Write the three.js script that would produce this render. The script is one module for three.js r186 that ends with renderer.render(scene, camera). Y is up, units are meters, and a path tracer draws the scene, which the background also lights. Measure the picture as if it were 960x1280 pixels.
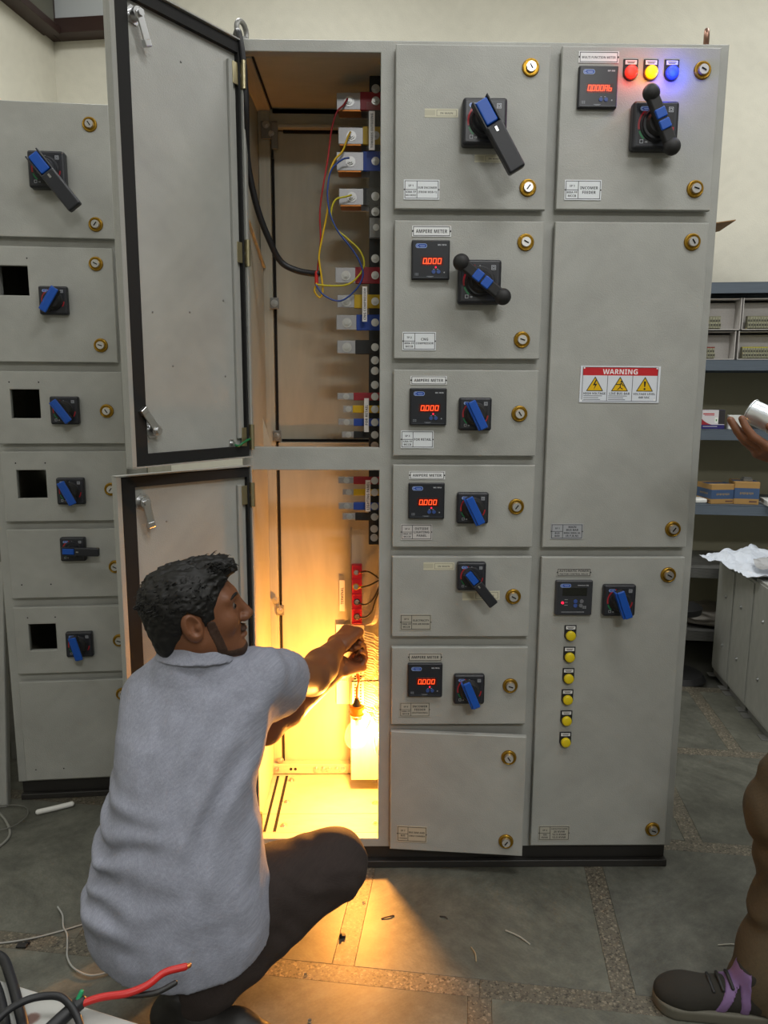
import * as THREE from 'three';
import { RoundedBoxGeometry } from 'three/addons/geometries/RoundedBoxGeometry.js';
import { mergeGeometries } from 'three/addons/utils/BufferGeometryUtils.js';
import { RectAreaLightUniformsLib } from 'three/addons/lights/RectAreaLightUniformsLib.js';
import { createNoise3D } from 'simplex-noise';

// ------------------------------------------------------------------ camera, light, exposure
const renderer = new THREE.WebGLRenderer({ antialias: true });
renderer.toneMapping = THREE.LinearToneMapping;
renderer.toneMappingExposure = 1.0;
renderer.shadowMap.enabled = true;
RectAreaLightUniformsLib.init();
const scene = new THREE.Scene();
scene.background = new THREE.Color(0x15161a);
const camera = new THREE.PerspectiveCamera(69.37, 0.75, 0.05, 40);
camera.position.set(0, 1.3757, 1.9703);
camera.rotation.order = 'YXZ';
camera.rotation.set(-0.1619, -0.0153, 0.0048);
const ROOM = -0.14;                       // the room's axes are turned against the switchboard
const CEIL = 3.9;
const LIGHTS = [                          // room u, room w, width, depth, radiance
  [1.0, 1.2, 1.2, 0.6, 13], [-1.2, 1.5, 1.2, 0.6, 6], [2.7, 1.4, 1.2, 0.6, 11],
  [-0.75, -0.75, 1.2, 0.5, 19], [2.0, -0.95, 1.2, 0.5, 16], [1.6, 4.3, 1.2, 0.6, 42],  // the last one is an unseen panel added to lift the ambient light
];
const BULB = 2.8;                         // candela of the work bulb

// ------------------------------------------------------------------ helpers
let seed = 7;
const rnd = () => { seed = (seed * 1664525 + 1013904223) >>> 0; return seed / 4294967296; };
const rr = (a, b) => a + (b - a) * rnd();
const noise = createNoise3D(rnd);
const used = {};
function numbered(n) { if (!(n in used)) { used[n] = 0; return n; } used[n]++; return n + '_' + String(used[n]).padStart(3, '0'); }
function tag(o, label, category, group, kind) {
  if (label) o.userData.label = label;
  if (category) o.userData.category = category;
  if (group) o.userData.group = group;
  if (kind) o.userData.kind = kind;
  return o;
}
function thing(name, label, category, pos = [0, 0, 0], turn = 0, group) {
  const g = new THREE.Group(); g.name = numbered(name); g.position.set(...pos); g.rotation.y = turn;
  tag(g, label, category, group); scene.add(g); return g;
}
function norm(g) {
  if (g.index) g = g.toNonIndexed();
  for (const k of Object.keys(g.attributes)) if (!['position', 'normal', 'uv', 'color'].includes(k)) g.deleteAttribute(k);
  if (!g.attributes.uv) g.setAttribute('uv', new THREE.BufferAttribute(new Float32Array(g.attributes.position.count * 2), 2));
  g.clearGroups && g.clearGroups();
  return g;
}
function merge(gs) { gs = (Array.isArray(gs) ? gs : [gs]); return gs.length === 1 ? gs[0] : mergeGeometries(gs.map(norm)); }
function mesh(name, gs, mat, parent) {
  const m = new THREE.Mesh(merge(gs), mat);
  m.name = parent && parent !== scene ? name : numbered(name);
  m.castShadow = m.receiveShadow = true; (parent || scene).add(m); return m;
}
function struct(name, gs, mat) { const m = mesh(name, gs, mat); m.name = name; m.userData.kind = 'structure'; return m; }
function bx(w, h, d, x = 0, y = 0, z = 0, r = 0) {
  const k = Math.min(r, w / 2.1, h / 2.1, d / 2.1);
  const g = r > 0 ? new RoundedBoxGeometry(w, h, d, 2, k) : new THREE.BoxGeometry(w, h, d);
  return g.translate(x, y, z);
}
function box(x0, x1, y0, y1, z0, z1, r = 0) { return bx(x1 - x0, y1 - y0, z1 - z0, (x0 + x1) / 2, (y0 + y1) / 2, (z0 + z1) / 2, r); }
function cz(r, h, x, y, z, seg = 20, r2 = r) { return new THREE.CylinderGeometry(r2, r, h, seg).rotateX(Math.PI / 2).translate(x, y, z); }   // axis z, r2 is the front radius
function cy(r, h, x, y, z, seg = 20, r2 = r) { return new THREE.CylinderGeometry(r2, r, h, seg).translate(x, y, z); }
function cx(r, h, x, y, z, seg = 20) { return new THREE.CylinderGeometry(r, r, h, seg).rotateZ(Math.PI / 2).translate(x, y, z); }
function ball(r, x, y, z, sx = 1, sy = 1, sz = 1, seg = 20) { return new THREE.SphereGeometry(r, seg, Math.ceil(seg * 0.7)).scale(sx, sy, sz).translate(x, y, z); }
function tube(pts, r, n = 0, seg = 8) {
  const c = new THREE.CatmullRomCurve3(pts.map(p => new THREE.Vector3(...p)), false, 'centripetal');
  const L = n || pts.length * 6;
  const g = new THREE.TubeGeometry(c, L, r, seg, false);
  const caps = [0, 1].map(t => ball(r, ...c.getPoint(t).toArray(), 1, 1, 1, 8));
  return merge([g, ...caps]);
}
function plateShape(x0, x1, y0, y1, d, z, holes = [], bevel = 0.0025) {
  const s = new THREE.Shape(); s.moveTo(x0 + bevel, y0 + bevel); s.lineTo(x1 - bevel, y0 + bevel); s.lineTo(x1 - bevel, y1 - bevel); s.lineTo(x0 + bevel, y1 - bevel); s.closePath();
  for (const h of holes) {
    const p = new THREE.Path();
    if (h.length === 3) p.absarc(h[0], h[1], h[2], 0, Math.PI * 2, true);
    else { p.moveTo(h[0], h[2]); p.lineTo(h[0], h[3]); p.lineTo(h[1], h[3]); p.lineTo(h[1], h[2]); p.closePath(); }
    s.holes.push(p);
  }
  const g = new THREE.ExtrudeGeometry(s, { depth: d - 2 * bevel, bevelEnabled: true, bevelThickness: bevel, bevelSize: bevel, bevelSegments: 3, curveSegments: 10 });
  return g.translate(0, 0, z + bevel);
}
function paint(g, c) {
  g = norm(g); const n = g.attributes.position.count, a = new Float32Array(n * 3), k = new THREE.Color(c);
  for (let i = 0; i < n; i++) a.set([k.r, k.g, k.b], i * 3);
  g.setAttribute('color', new THREE.BufferAttribute(a, 3)); return g;
}
// ------------------------------------------------------------------ textures
function canvasTex(w, h, draw, srgb = true) {
  const c = document.createElement('canvas'); c.width = w; c.height = h; const x = c.getContext('2d'); draw(x, w, h);
  const t = new THREE.CanvasTexture(c); if (srgb) t.colorSpace = THREE.SRGBColorSpace; t.magFilter = THREE.LinearFilter; return t;
}
function fieldTex(n, fn, srgb = true) {   // tiling DataTexture from fn(u, v) -> [r, g, b] 0..1, u and v on a torus
  const d = new Uint8Array(n * n * 4);
  for (let j = 0; j < n; j++) for (let i = 0; i < n; i++) { const c = fn(i / n, j / n); d.set([c[0] * 255, c[1] * 255, c[2] * 255, 255].map(v => Math.max(0, Math.min(255, v))), (j * n + i) * 4); }
  const t = new THREE.DataTexture(d, n, n); t.wrapS = t.wrapT = THREE.RepeatWrapping; t.magFilter = THREE.LinearFilter; t.minFilter = THREE.LinearMipmapLinearFilter; t.generateMipmaps = true;
  if (srgb) t.colorSpace = THREE.SRGBColorSpace; t.needsUpdate = true; return t;
}
function tnoise(u, v, f, s = 0) {         // periodic noise, f cells across the tile
  const a = u * Math.PI * 2, b = v * Math.PI * 2, R = f / 6.283;
  return 0.5 * (noise(Math.cos(a) * R + s, Math.sin(a) * R + Math.cos(b) * R * 1.3, Math.sin(b) * R + s * 1.7) + noise(Math.sin(a) * R - s, Math.cos(a) * R + Math.sin(b) * R, Math.cos(b) * R * 1.2 + s));
}
const rep = (t, x, y = x) => { const c = t.clone(); c.repeat.set(x, y); c.needsUpdate = true; return c; };
const grainBump = fieldTex(512, () => { const v = 0.5 + 0.5 * (rnd() - 0.5); return [v, v, v]; }, false);
const softBump = fieldTex(512, (u, v) => { const k = 0.5 + 0.25 * tnoise(u, v, 60) + 0.2 * tnoise(u, v, 120, 3); return [k, k, k]; }, false);
const mottle = fieldTex(256, (u, v) => { const k = 0.95 + 0.035 * tnoise(u, v, 4) + 0.02 * tnoise(u, v, 14, 5); return [k, k, k]; });
const wallTex = fieldTex(512, (u, v) => { const k = 0.96 + 0.03 * tnoise(u, v, 3) + 0.015 * tnoise(u, v, 24, 2) + 0.012 * (rnd() - 0.5); return [k, k, k * 0.99]; });
const stoneTex = fieldTex(1024, (u, v) => {
  let k = 0.8 + 0.1 * tnoise(u, v, 6) + 0.08 * tnoise(u, v, 22, 4) + 0.06 * tnoise(u, v, 90, 9) + 0.08 * (rnd() - 0.5);
  return [k, k * 1.005, k * 0.97];
});
const scratches = canvasTex(1024, 1024, (x, w, h) => {
  x.fillStyle = '#808080'; x.fillRect(0, 0, w, h);
  for (let i = 0; i < 900; i++) { const a = rnd() * 6.283, L = 10 + rnd() * 120, px = rnd() * w, py = rnd() * h, r = 60 + rnd() * 260; const v = 128 + (rnd() - 0.5) * 70; x.strokeStyle = `rgba(${v},${v},${v},0.5)`; x.lineWidth = 0.7 + rnd(); x.beginPath(); x.arc(px, py, r, a, a + L / r); x.stroke(); }
}, false);
scratches.wrapS = scratches.wrapT = THREE.RepeatWrapping;
const terrazzoTex = canvasTex(512, 512, (x, w, h) => {
  x.fillStyle = '#87837a'; x.fillRect(0, 0, w, h);
  for (let i = 0; i < 5200; i++) { const v = 105 + rnd() * 90, s = 1.5 + rnd() * 5.5; x.fillStyle = rnd() < 0.6 ? `rgb(${v},${v * 0.97},${v * 0.9})` : `rgb(${v * 0.72},${v * 0.7},${v * 0.65})`; x.beginPath(); const px = rnd() * w, py = rnd() * h; x.moveTo(px + s, py); for (let k = 1; k < 6; k++) x.lineTo(px + s * Math.cos(k) * (0.6 + rnd() * 0.5), py + s * Math.sin(k) * (0.6 + rnd() * 0.5)); x.fill(); }
});
terrazzoTex.wrapS = terrazzoTex.wrapT = THREE.RepeatWrapping;
const clothBump = fieldTex(512, (u, v) => { const k = 0.5 + 0.22 * Math.sin(u * 512 * 0.785) * Math.cos(v * 512 * 0.785) + 0.2 * (rnd() - 0.5); return [k, k, k]; }, false);
const clothTex = fieldTex(512, (u, v) => { const k = 0.88 + 0.05 * tnoise(u * 1, v, 40, 1) + 0.12 * (rnd() - 0.5); return [k, k, k]; });
const galvTex = fieldTex(256, (u, v) => { const k = 0.85 + 0.12 * tnoise(u, v, 10) + 0.08 * tnoise(u, v, 30, 3); return [k, k, k * 1.02]; });
const cardTex = fieldTex(256, (u, v) => { const k = 0.92 + 0.04 * tnoise(u, v, 8) + 0.05 * (rnd() - 0.5); return [k, k * 0.98, k * 0.95]; });

const std = (o) => new THREE.MeshStandardMaterial(o);
const phys = (o) => new THREE.MeshPhysicalMaterial(o);
const M = {
  paint: std({ color: 0xacada8, roughness: 0.42, map: rep(mottle, 1.5), bumpMap: rep(softBump, 4), bumpScale: 0.0007 }),
  inner: std({ color: 0xb4b1a1, roughness: 0.5, map: rep(mottle, 1.3), bumpMap: rep(softBump, 4), bumpScale: 0.0003 }),
  plinth: std({ color: 0x2a2826, roughness: 0.5 }),
  gasket: std({ color: 0x141414, roughness: 0.85 }),
  dark: std({ color: 0x0a0a0a, roughness: 0.9 }),
  blackPlastic: std({ color: 0x202228, roughness: 0.42, bumpMap: rep(grainBump, 6), bumpScale: 0.0001 }),
  matBlack: std({ color: 0x1b1b1c, roughness: 0.62 }),
  bluePlastic: std({ color: 0x0f4fae, roughness: 0.4 }),
  zinc: std({ color: 0xc9cacb, roughness: 0.28, metalness: 0.95 }),
  zincY: std({ color: 0xaea585, roughness: 0.35, metalness: 0.9 }),
  lock: std({ color: 0xffffff, vertexColors: true, roughness: 0.28, metalness: 0.85 }),
  alu: std({ color: 0xc4c4c4, roughness: 0.38, metalness: 0.75, map: rep(galvTex, 8) }),
  galv: std({ color: 0x9c9c96, roughness: 0.45, metalness: 0.6, map: rep(galvTex, 3) }),
  copper: std({ color: 0xb9763e, roughness: 0.35, metalness: 0.9 }),
  slRed: std({ color: 0x8f1526, roughness: 0.45 }), slYellow: std({ color: 0xc8a400, roughness: 0.45 }), slBlue: std({ color: 0x15409c, roughness: 0.45 }), slBlack: std({ color: 0x151515, roughness: 0.5 }),
  clear: phys({ color: 0xffffff, transmission: 1, thickness: 0, roughness: 0.05, ior: 1.45 }),
  white: std({ color: 0xe6e6e2, roughness: 0.6 }),
  wall: std({ color: 0xe0ddd0, roughness: 0.9, map: rep(wallTex, 0.6), bumpMap: rep(softBump, 2), bumpScale: 0.0008 }),
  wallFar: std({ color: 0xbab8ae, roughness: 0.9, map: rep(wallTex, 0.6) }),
  ceil: std({ color: 0xd6d5cf, roughness: 0.95 }),
  frameBrown: std({ color: 0x33201a, roughness: 0.45 }),
  shelf: std({ color: 0x5b6672, roughness: 0.45, map: rep(mottle, 2) }),
  card: std({ color: 0xa07c50, roughness: 0.85, map: rep(cardTex, 3) }),
  whiteCard: std({ color: 0xc9c9cb, roughness: 0.75, map: rep(cardTex, 3) }),
  rubber: std({ color: 0x15161a, roughness: 0.5 }),
  skin: std({ color: 0x74492f, roughness: 0.5, bumpMap: rep(softBump, 8), bumpScale: 0.0003 }),
  hair: std({ color: 0x080706, roughness: 0.6 }),
  shirt: std({ color: 0xa7abbb, roughness: 0.95, map: rep(clothTex, 3), bumpMap: rep(clothBump, 3), bumpScale: 0.0003 }),
  trousers: std({ color: 0x3a302d, roughness: 0.9, map: rep(clothTex, 3), bumpMap: rep(clothBump, 3), bumpScale: 0.0006 }),
};
// ------------------------------------------------------------------ room
const rot = (o) => { o.rotation.y = ROOM; return o; };
const uw = (u, w, y = 0) => [u * Math.cos(ROOM) + w * Math.sin(ROOM), y, -u * Math.sin(ROOM) + w * Math.cos(ROOM)];
const U0 = -2.11, U1 = 4.6, W0 = -2.25, W1 = 6.4;
function uvMetres(g, ax = 0, ay = 1) { const p = g.attributes.position, uv = g.attributes.uv; for (let i = 0; i < p.count; i++) { const v = [p.getX(i), p.getY(i), p.getZ(i)]; uv.setXY(i, v[ax], v[ay]); } return g; }
const wallBack = rot(struct('wall_back', uvMetres(box(U0 - 0.2, U1 + 0.2, 0, CEIL, W0 - 0.2, W0)), M.wall));
rot(struct('wall_left', uvMetres(box(U0 - 0.2, U0, 0, CEIL, W0, W1 + 0.2), 2, 1), M.wall));
rot(struct('wall_right', uvMetres(box(U1, U1 + 0.2, 0, CEIL, W0, W1 + 0.2), 2, 1), M.wallFar));
rot(struct('wall_front', uvMetres(box(U0, U1, 0, CEIL, W1, W1 + 0.2)), M.wallFar));
rot(struct('ceiling', box(U0 - 0.2, U1 + 0.2, CEIL, CEIL + 0.15, W0 - 0.2, W1 + 0.2), M.ceil));
const floorBase = std({ color: 0x4a4a44, roughness: 0.8 });
const floor = rot(struct('floor', box(U0 - 0.2, U1 + 0.2, -0.2, -0.022, W0 - 0.2, W1 + 0.2), floorBase));
{
  const PU = 0.661, PW = 0.6375, S = 0.054, T = 0.0215;
  const tones = [0x73736c, 0x6e6e68, 0x767670, 0x6b6b66];
  const slabM = tones.map((c, i) => { const t = rep(stoneTex, 1.1 + i * 0.07); t.offset.set(i * 0.37, i * 0.61); const b = rep(scratches, 1.3); b.offset.set(i * 0.21, i * 0.43); return std({ color: c, roughness: 0.46, map: t, bumpMap: b, bumpScale: 0.0006, metalness: 0 }); });
  const stripM = [0xaeaaa0, 0xb8b4aa].map((c, i) => { const t = rep(terrazzoTex, 3.2); t.offset.set(i * 0.4, i * 0.3); return std({ color: c, roughness: 0.5, map: t, bumpMap: rep(softBump, 3), bumpScale: 0.0004 }); });
  const slabG = uvMetres(bx(PU - S - 0.0008, T, PW - S - 0.0008, 0, -T / 2, 0, 0.0007), 0, 2);
  const stH = uvMetres(bx(PU - 0.0005, T, S - 0.0005, 0, -T / 2 - 0.0002, 0, 0.0005), 0, 2), stV = uvMetres(bx(S - 0.0005, T, PW - S - 0.0005, 0, -T / 2 - 0.0002, 0, 0.0005), 0, 2);
  for (let r = -3; r <= 6; r++) {
    const w0 = 0.407 + r * PW;                                    // a strip row, the slabs lie in front of it
    const off = 0.312 + (((r % 2) + 2) % 2) * 0.332;
    for (let k = -5; k <= 5; k++) {
      const u0 = off + k * PU;                                    // a cross strip
      if (u0 < U0 - 0.15 || u0 > 3.4 || w0 > 4) continue;
      const h = mesh('border_strip', stH, stripM[(k + r + 20) % 2], floor); h.position.set(u0 + PU / 2, 0, w0);
      const v = mesh('border_strip', stV, stripM[(k + 20) % 2], floor); v.position.set(u0, 0, w0 + PW / 2);
      const s = mesh('floor_slab', slabG, slabM[(k * 3 + r * 5 + 60) % 4], floor); s.position.set(u0 + PU / 2, 0, w0 + PW / 2); s.rotation.y = rnd() < 0.5 ? Math.PI : 0;
    }
  }
}
// ceiling lights: a tray, a glowing diffuser and the light itself
LIGHTS.forEach(([u, w, a, b, L], i) => {
  const names = ['white ceiling light panel above the open switchboard', 'white ceiling light panel over the left cabinet', 'white ceiling light panel over the standing man', 'white ceiling light panel behind the tall switchboard', 'white ceiling light panel above the steel shelf rack', 'added unseen ceiling light panel far behind the camera, lifting the ambient light'];
  const p = uw(u, w, CEIL);
  const t = thing('ceiling_light', names[i], 'light', p, ROOM);
  const fr = [box(-a / 2 - 0.03, a / 2 + 0.03, -0.05, 0, -b / 2 - 0.03, -b / 2, 0.004), box(-a / 2 - 0.03, a / 2 + 0.03, -0.05, 0, b / 2, b / 2 + 0.03, 0.004), box(-a / 2 - 0.03, -a / 2, -0.05, 0, -b / 2, b / 2, 0.004), box(a / 2, a / 2 + 0.03, -0.05, 0, -b / 2, b / 2, 0.004)];
  mesh('frame', fr, M.white, t);
  mesh('light_diffuser', box(-a / 2, a / 2, -0.04, -0.03, -b / 2, b / 2), std({ color: 0xffffff, emissive: 0xf4f7ff, emissiveIntensity: 1.2, roughness: 0.8 }), t);
  const l = new THREE.RectAreaLight(new THREE.Color(1, 1, 0.975), L, a, b);
  l.position.set(p[0], CEIL - 0.06, p[2]); l.rotation.order = 'YXZ'; l.rotation.set(-Math.PI / 2, ROOM, 0); l.castShadow = true; scene.add(l);
});
// the two high windows that meet in the left back corner, in boxed-out brown frames
{
  const glassB = phys({ color: 0xdfe4e6, transmission: 0.25, thickness: 0, roughness: 0.25, ior: 1.5 });
  const glassL = phys({ color: 0x6d6c5c, transmission: 0.2, thickness: 0, roughness: 0.3, ior: 1.5 });
  const y0 = 3.275, y1 = 3.86, q = W0 + 0.1, u0 = U0;
  const a = rot(struct('window_1', [box(u0, u0 + 0.05, y0, y1, W0, q, 0.004), box(u0 + 0.05, -1.45, y0, y0 + 0.075, W0, q, 0.004), box(u0 + 0.05, -1.45, y1 - 0.06, y1, W0, q, 0.004), box(-1.51, -1.45, y0 + 0.075, y1 - 0.06, W0, q, 0.004)], M.frameBrown));
  mesh('pane', box(u0 + 0.05, -1.51, y0 + 0.075, y1 - 0.06, W0 + 0.05, W0 + 0.056), glassB, a);
  const b = rot(struct('window_2', [box(u0, u0 + 0.1, y0 - 0.01, y0 + 0.03, q, 0.2, 0.004), box(u0, u0 + 0.1, y1 - 0.06, y1, q, 0.2, 0.004), box(u0, u0 + 0.1, y0 + 0.03, y1 - 0.06, 0.14, 0.2, 0.004)], M.frameBrown));
  mesh('pane', box(u0 + 0.06, u0 + 0.066, y0 + 0.03, y1 - 0.06, q, 0.14), glassL, b);
}
// ------------------------------------------------------------------ switchboard pieces
const lockG = () => {
  const a = rnd() * 3.1;
  const slot = bx(0.013, 0.0028, 0.0012, 0, 0, 0.0118).rotateZ(a);
  return merge([paint(cz(0.0215, 0.003, 0, 0, 0.0015, 28, 0.0205), 0x93701c), paint(new THREE.TorusGeometry(0.0185, 0.0022, 8, 28).translate(0, 0, 0.003), 0xa98430), paint(cz(0.0125, 0.008, 0, 0, 0.007, 24, 0.0115), 0xe2e2e2), paint(slot, 0x181818)]);
};
const lockV = [lockG(), lockG(), lockG(), lockG()];
let lockN = 0;
function lock(door, x, y, z) { const m = mesh('lock', lockV[lockN++ % 4], M.lock, door); m.position.set(x, y, z); return m; }
function fit(x, text, cx0, y, maxW, size, weight = 'bold') { let s = size; do { x.font = `${weight} ${s}px sans-serif`; s -= 1; } while (x.measureText(text).width > maxW && s > 4); x.fillText(text, cx0, y); }
function plateTex(top, low, right, bg = '#dfe3e6', fg = '#15171c') {
  return canvasTex(256, 136, (x, w, h) => {
    x.fillStyle = bg; x.fillRect(0, 0, w, h); x.strokeStyle = fg; x.lineWidth = 4; x.strokeRect(9, 9, w - 18, h - 18);
    x.beginPath(); x.moveTo(95, 9); x.lineTo(95, h - 9); x.moveTo(9, 68); x.lineTo(95, 68); x.stroke();
    x.fillStyle = fg; x.textAlign = 'center'; x.textBaseline = 'middle';
    fit(x, top, 52, 40, 70, 20); low.forEach((t, i) => fit(x, t, 52, 68 + (i + 0.5 + 0.15) * 54 / (low.length + 0.3), 76, 21));
    right.forEach((t, i) => fit(x, t, 170, h / 2 + (i - (right.length - 1) / 2) * Math.min(30, 104 / right.length), 138, Math.min(27, 96 / right.length)));
    for (const px of [4, w - 4]) { x.fillStyle = '#3a3a3a'; x.beginPath(); x.arc(px, h / 2, 5, 0, 7); x.fill(); }
  });
}
function stripTex(lines, bg = '#e3e5e6', fg = '#16181c') {
  return canvasTex(256, 64, (x, w, h) => {
    x.fillStyle = bg; x.fillRect(0, 0, w, h); x.strokeStyle = fg; x.lineWidth = 4; x.strokeRect(9, 6, w - 18, h - 12);
    x.fillStyle = fg; x.textAlign = 'center'; x.textBaseline = 'middle';
    lines.forEach((t, i) => fit(x, t, w / 2, h / 2 + 1 + (i - (lines.length - 1) / 2) * 25, 222, 28));
    for (const px of [5, w - 5]) { x.fillStyle = '#2a2a2a'; x.beginPath(); x.arc(px, h / 2, 6, 0, 7); x.fill(); }
  });
}
function plate(parent, name, tex, x0, x1, y0, y1, z, rough = 0.35, tilt = 0, d = 0.0016) {
  const m = mesh(name, new THREE.BoxGeometry(x1 - x0, y1 - y0, d), std({ map: tex, roughness: rough }), parent);
  m.position.set((x0 + x1) / 2, (y0 + y1) / 2, z + d / 2); m.rotation.z = tilt; return m;
}
function pill(x, cx0, cy0, w, h) {   // the blue oval maker's mark: outline, swoosh and a small line of lettering
  x.fillStyle = '#12409a'; x.strokeStyle = '#a9c0ec'; x.lineWidth = 3; x.beginPath(); x.ellipse(cx0, cy0, w / 2, h / 2, 0, 0, 7); x.fill();
  x.beginPath(); x.roundRect(cx0 - w / 2, cy0 - h / 2, w, h, h / 2); x.fill(); x.stroke();
  x.strokeStyle = '#e8eefc'; x.lineWidth = 2.2; x.beginPath(); x.arc(cx0 - w * 0.3, cy0, h * 0.28, 0.7, 5.4); x.stroke();
  x.beginPath(); x.moveTo(cx0 - w * 0.16, cy0 - h * 0.08); x.lineTo(cx0 + w * 0.34, cy0 - h * 0.08); x.stroke(); x.lineWidth = 1.6; x.beginPath(); x.moveTo(cx0 - w * 0.1, cy0 + h * 0.2); x.lineTo(cx0 + w * 0.34, cy0 + h * 0.2); x.stroke();
}
const SEG = { 0: 'abcdef', A: 'abcefg', b: 'cdefg' };
function digits(x, text, x0, y0, w, h, gap, col, lw) {
  x.save(); x.strokeStyle = col; x.lineWidth = lw; x.lineCap = 'round'; let px = x0;
  for (const ch of text) {
    if (ch === '.') { x.fillStyle = col; x.beginPath(); x.arc(px - gap * 0.45, y0 + h, lw * 0.75, 0, 7); x.fill(); continue; }
    const P = (i, j) => [px + i * w + (1 - j) * h * 0.12, y0 + j * h];
    const S = { a: [0, 0, 1, 0], b: [1, 0, 1, 0.5], c: [1, 0.5, 1, 1], d: [0, 1, 1, 1], e: [0, 0.5, 0, 1], f: [0, 0, 0, 0.5], g: [0, 0.5, 1, 0.5] };
    for (const k of SEG[ch]) { const s = S[k]; x.beginPath(); x.moveTo(...P(s[0], s[1])); x.lineTo(...P(s[2], s[3])); x.stroke(); }
    px += w + gap;
  }
  x.restore();
}
function glowDigits(text) {
  return canvasTex(256, 96, (x, w, h) => {
    x.fillStyle = '#2a0200'; x.fillRect(0, 0, w, h);
    const n = text.replace('.', '').length, dw = n > 4 ? 24 : 34, gap = n > 4 ? 15 : 22, x0 = (w - n * dw - (n - 1) * gap) / 2 - 4;
    digits(x, text, x0, 20, dw, 56, gap, '#d41200', 15); digits(x, text, x0, 20, dw, 56, gap, '#ff6a30', 7);
  });
}
const digA = glowDigits('0.000'), digM = glowDigits('0.000Ab');
const glowMat = (t) => std({ color: 0x100200, emissive: 0xffffff, emissiveMap: t, emissiveIntensity: 1.35, roughness: 0.3 });
const glowA = glowMat(digA), glowM = glowMat(digM);
const meterFace = (model) => canvasTex(256, 256, (x, w, h) => {
  x.fillStyle = '#22252c'; x.fillRect(0, 0, w, h); x.strokeStyle = '#15171b'; x.lineWidth = 6; x.strokeRect(0, 0, w, h);
  pill(x, 60, 32, 78, 28); x.fillStyle = '#cfd3da'; x.font = 'bold 15px sans-serif'; x.textAlign = 'right'; x.fillText(model, 240, 30);
  x.fillStyle = '#9aa0a8'; for (let i = 0; i < 7; i++) for (let j = 0; j < 7; j++) if ((i * 3 + j * 5 + i * j) % 3) x.fillRect(16 + i * 3.5, 216 + j * 3.5, 3, 3);
  x.fillRect(100, 240, 50, 2.5); x.fillRect(110, 245, 32, 2); x.beginPath(); x.arc(226, 214, 5, 0, 7); x.fill(); x.fillStyle = '#59606a'; x.fillRect(6, 248, 244, 2);
  x.fillStyle = '#b0b5bd'; x.fillRect(145, 190, 12, 3); x.fillRect(172, 190, 12, 3);
});
const faceA = std({ map: meterFace('MC-101A'), roughness: 0.3 }), faceM = std({ map: meterFace('MF-300'), roughness: 0.3 });
const ledRed = std({ color: 0x400008, emissive: 0xff1838, emissiveIntensity: 3 });
function meter(parent, x, y, z, multi) {
  const m = mesh('panel_meter', bx(0.096, 0.096, 0.012, 0, 0, 0.006, 0.003), M.blackPlastic, parent); m.position.set(x, y, z);
  mesh('meter_face', bx(0.09, 0.09, 0.001, 0, 0, 0.0123), multi ? faceM : faceA, m);
  const d = mesh('display', new THREE.BoxGeometry(multi ? 0.066 : 0.056, 0.021, 0.0008), multi ? glowM : glowA, m); d.position.set(0.004, -0.003, 0.0131);
  if (!multi) mesh('status_light', cz(0.002, 0.001, 0.013, -0.018, 0.0131, 10), ledRed, m);
  for (const k of [0, 1]) mesh('button', cz(0.0052, 0.0022, 0.0075 + k * 0.0125, -0.029, 0.0135, 16, 0.0046), std({ color: 0x35508e, roughness: 0.4 }), m);
  return m;
}
const legendT = canvasTex(256, 256, (x, w, h) => {
  x.fillStyle = '#23252b'; x.fillRect(0, 0, w, h); x.strokeStyle = '#34373f'; x.lineWidth = 5; x.strokeRect(8, 8, w - 16, h - 16);
  x.lineWidth = 12; x.strokeStyle = '#a8202c'; x.beginPath(); x.arc(128, 128, 113, 2.9, 4.4); x.stroke(); x.beginPath(); x.arc(128, 128, 113, 0.1, 0.6); x.stroke();
  x.strokeStyle = '#1f7a4a'; x.beginPath(); x.arc(128, 128, 113, 2.3, 2.8); x.stroke();
  pill(x, 52, 30, 60, 24); x.strokeStyle = '#c8ccd4'; x.lineWidth = 3; x.strokeRect(206, 20, 28, 28); x.strokeRect(213, 27, 14, 14);
  x.fillStyle = '#d4d7dd'; x.font = 'bold 20px sans-serif'; x.fillText('I', 36, 150); x.fillText('0', 120, 34); x.font = 'bold 15px sans-serif'; x.fillText('CE', 60, 236); x.strokeRect(28, 218, 20, 20);
});
const legendM = std({ map: legendT, roughness: 0.35 });
function switchBase(parent, x, y, z, s, d) {
  const m = mesh('rotary_switch', bx(s, s, d, 0, 0, d / 2, s * 0.07), M.blackPlastic, parent); m.position.set(x, y, z);
  mesh('legend_plate', bx(s * 0.86, s * 0.86, 0.0012, 0, 0, d + 0.0003), legendM, m);
  mesh('dial', [cz(s * 0.34, 0.012, 0, 0, d + 0.006, 36, s * 0.31), new THREE.TorusGeometry(s * 0.33, 0.002, 8, 36).translate(0, 0, d + 0.003)], M.blackPlastic, m);
  return m;
}
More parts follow.
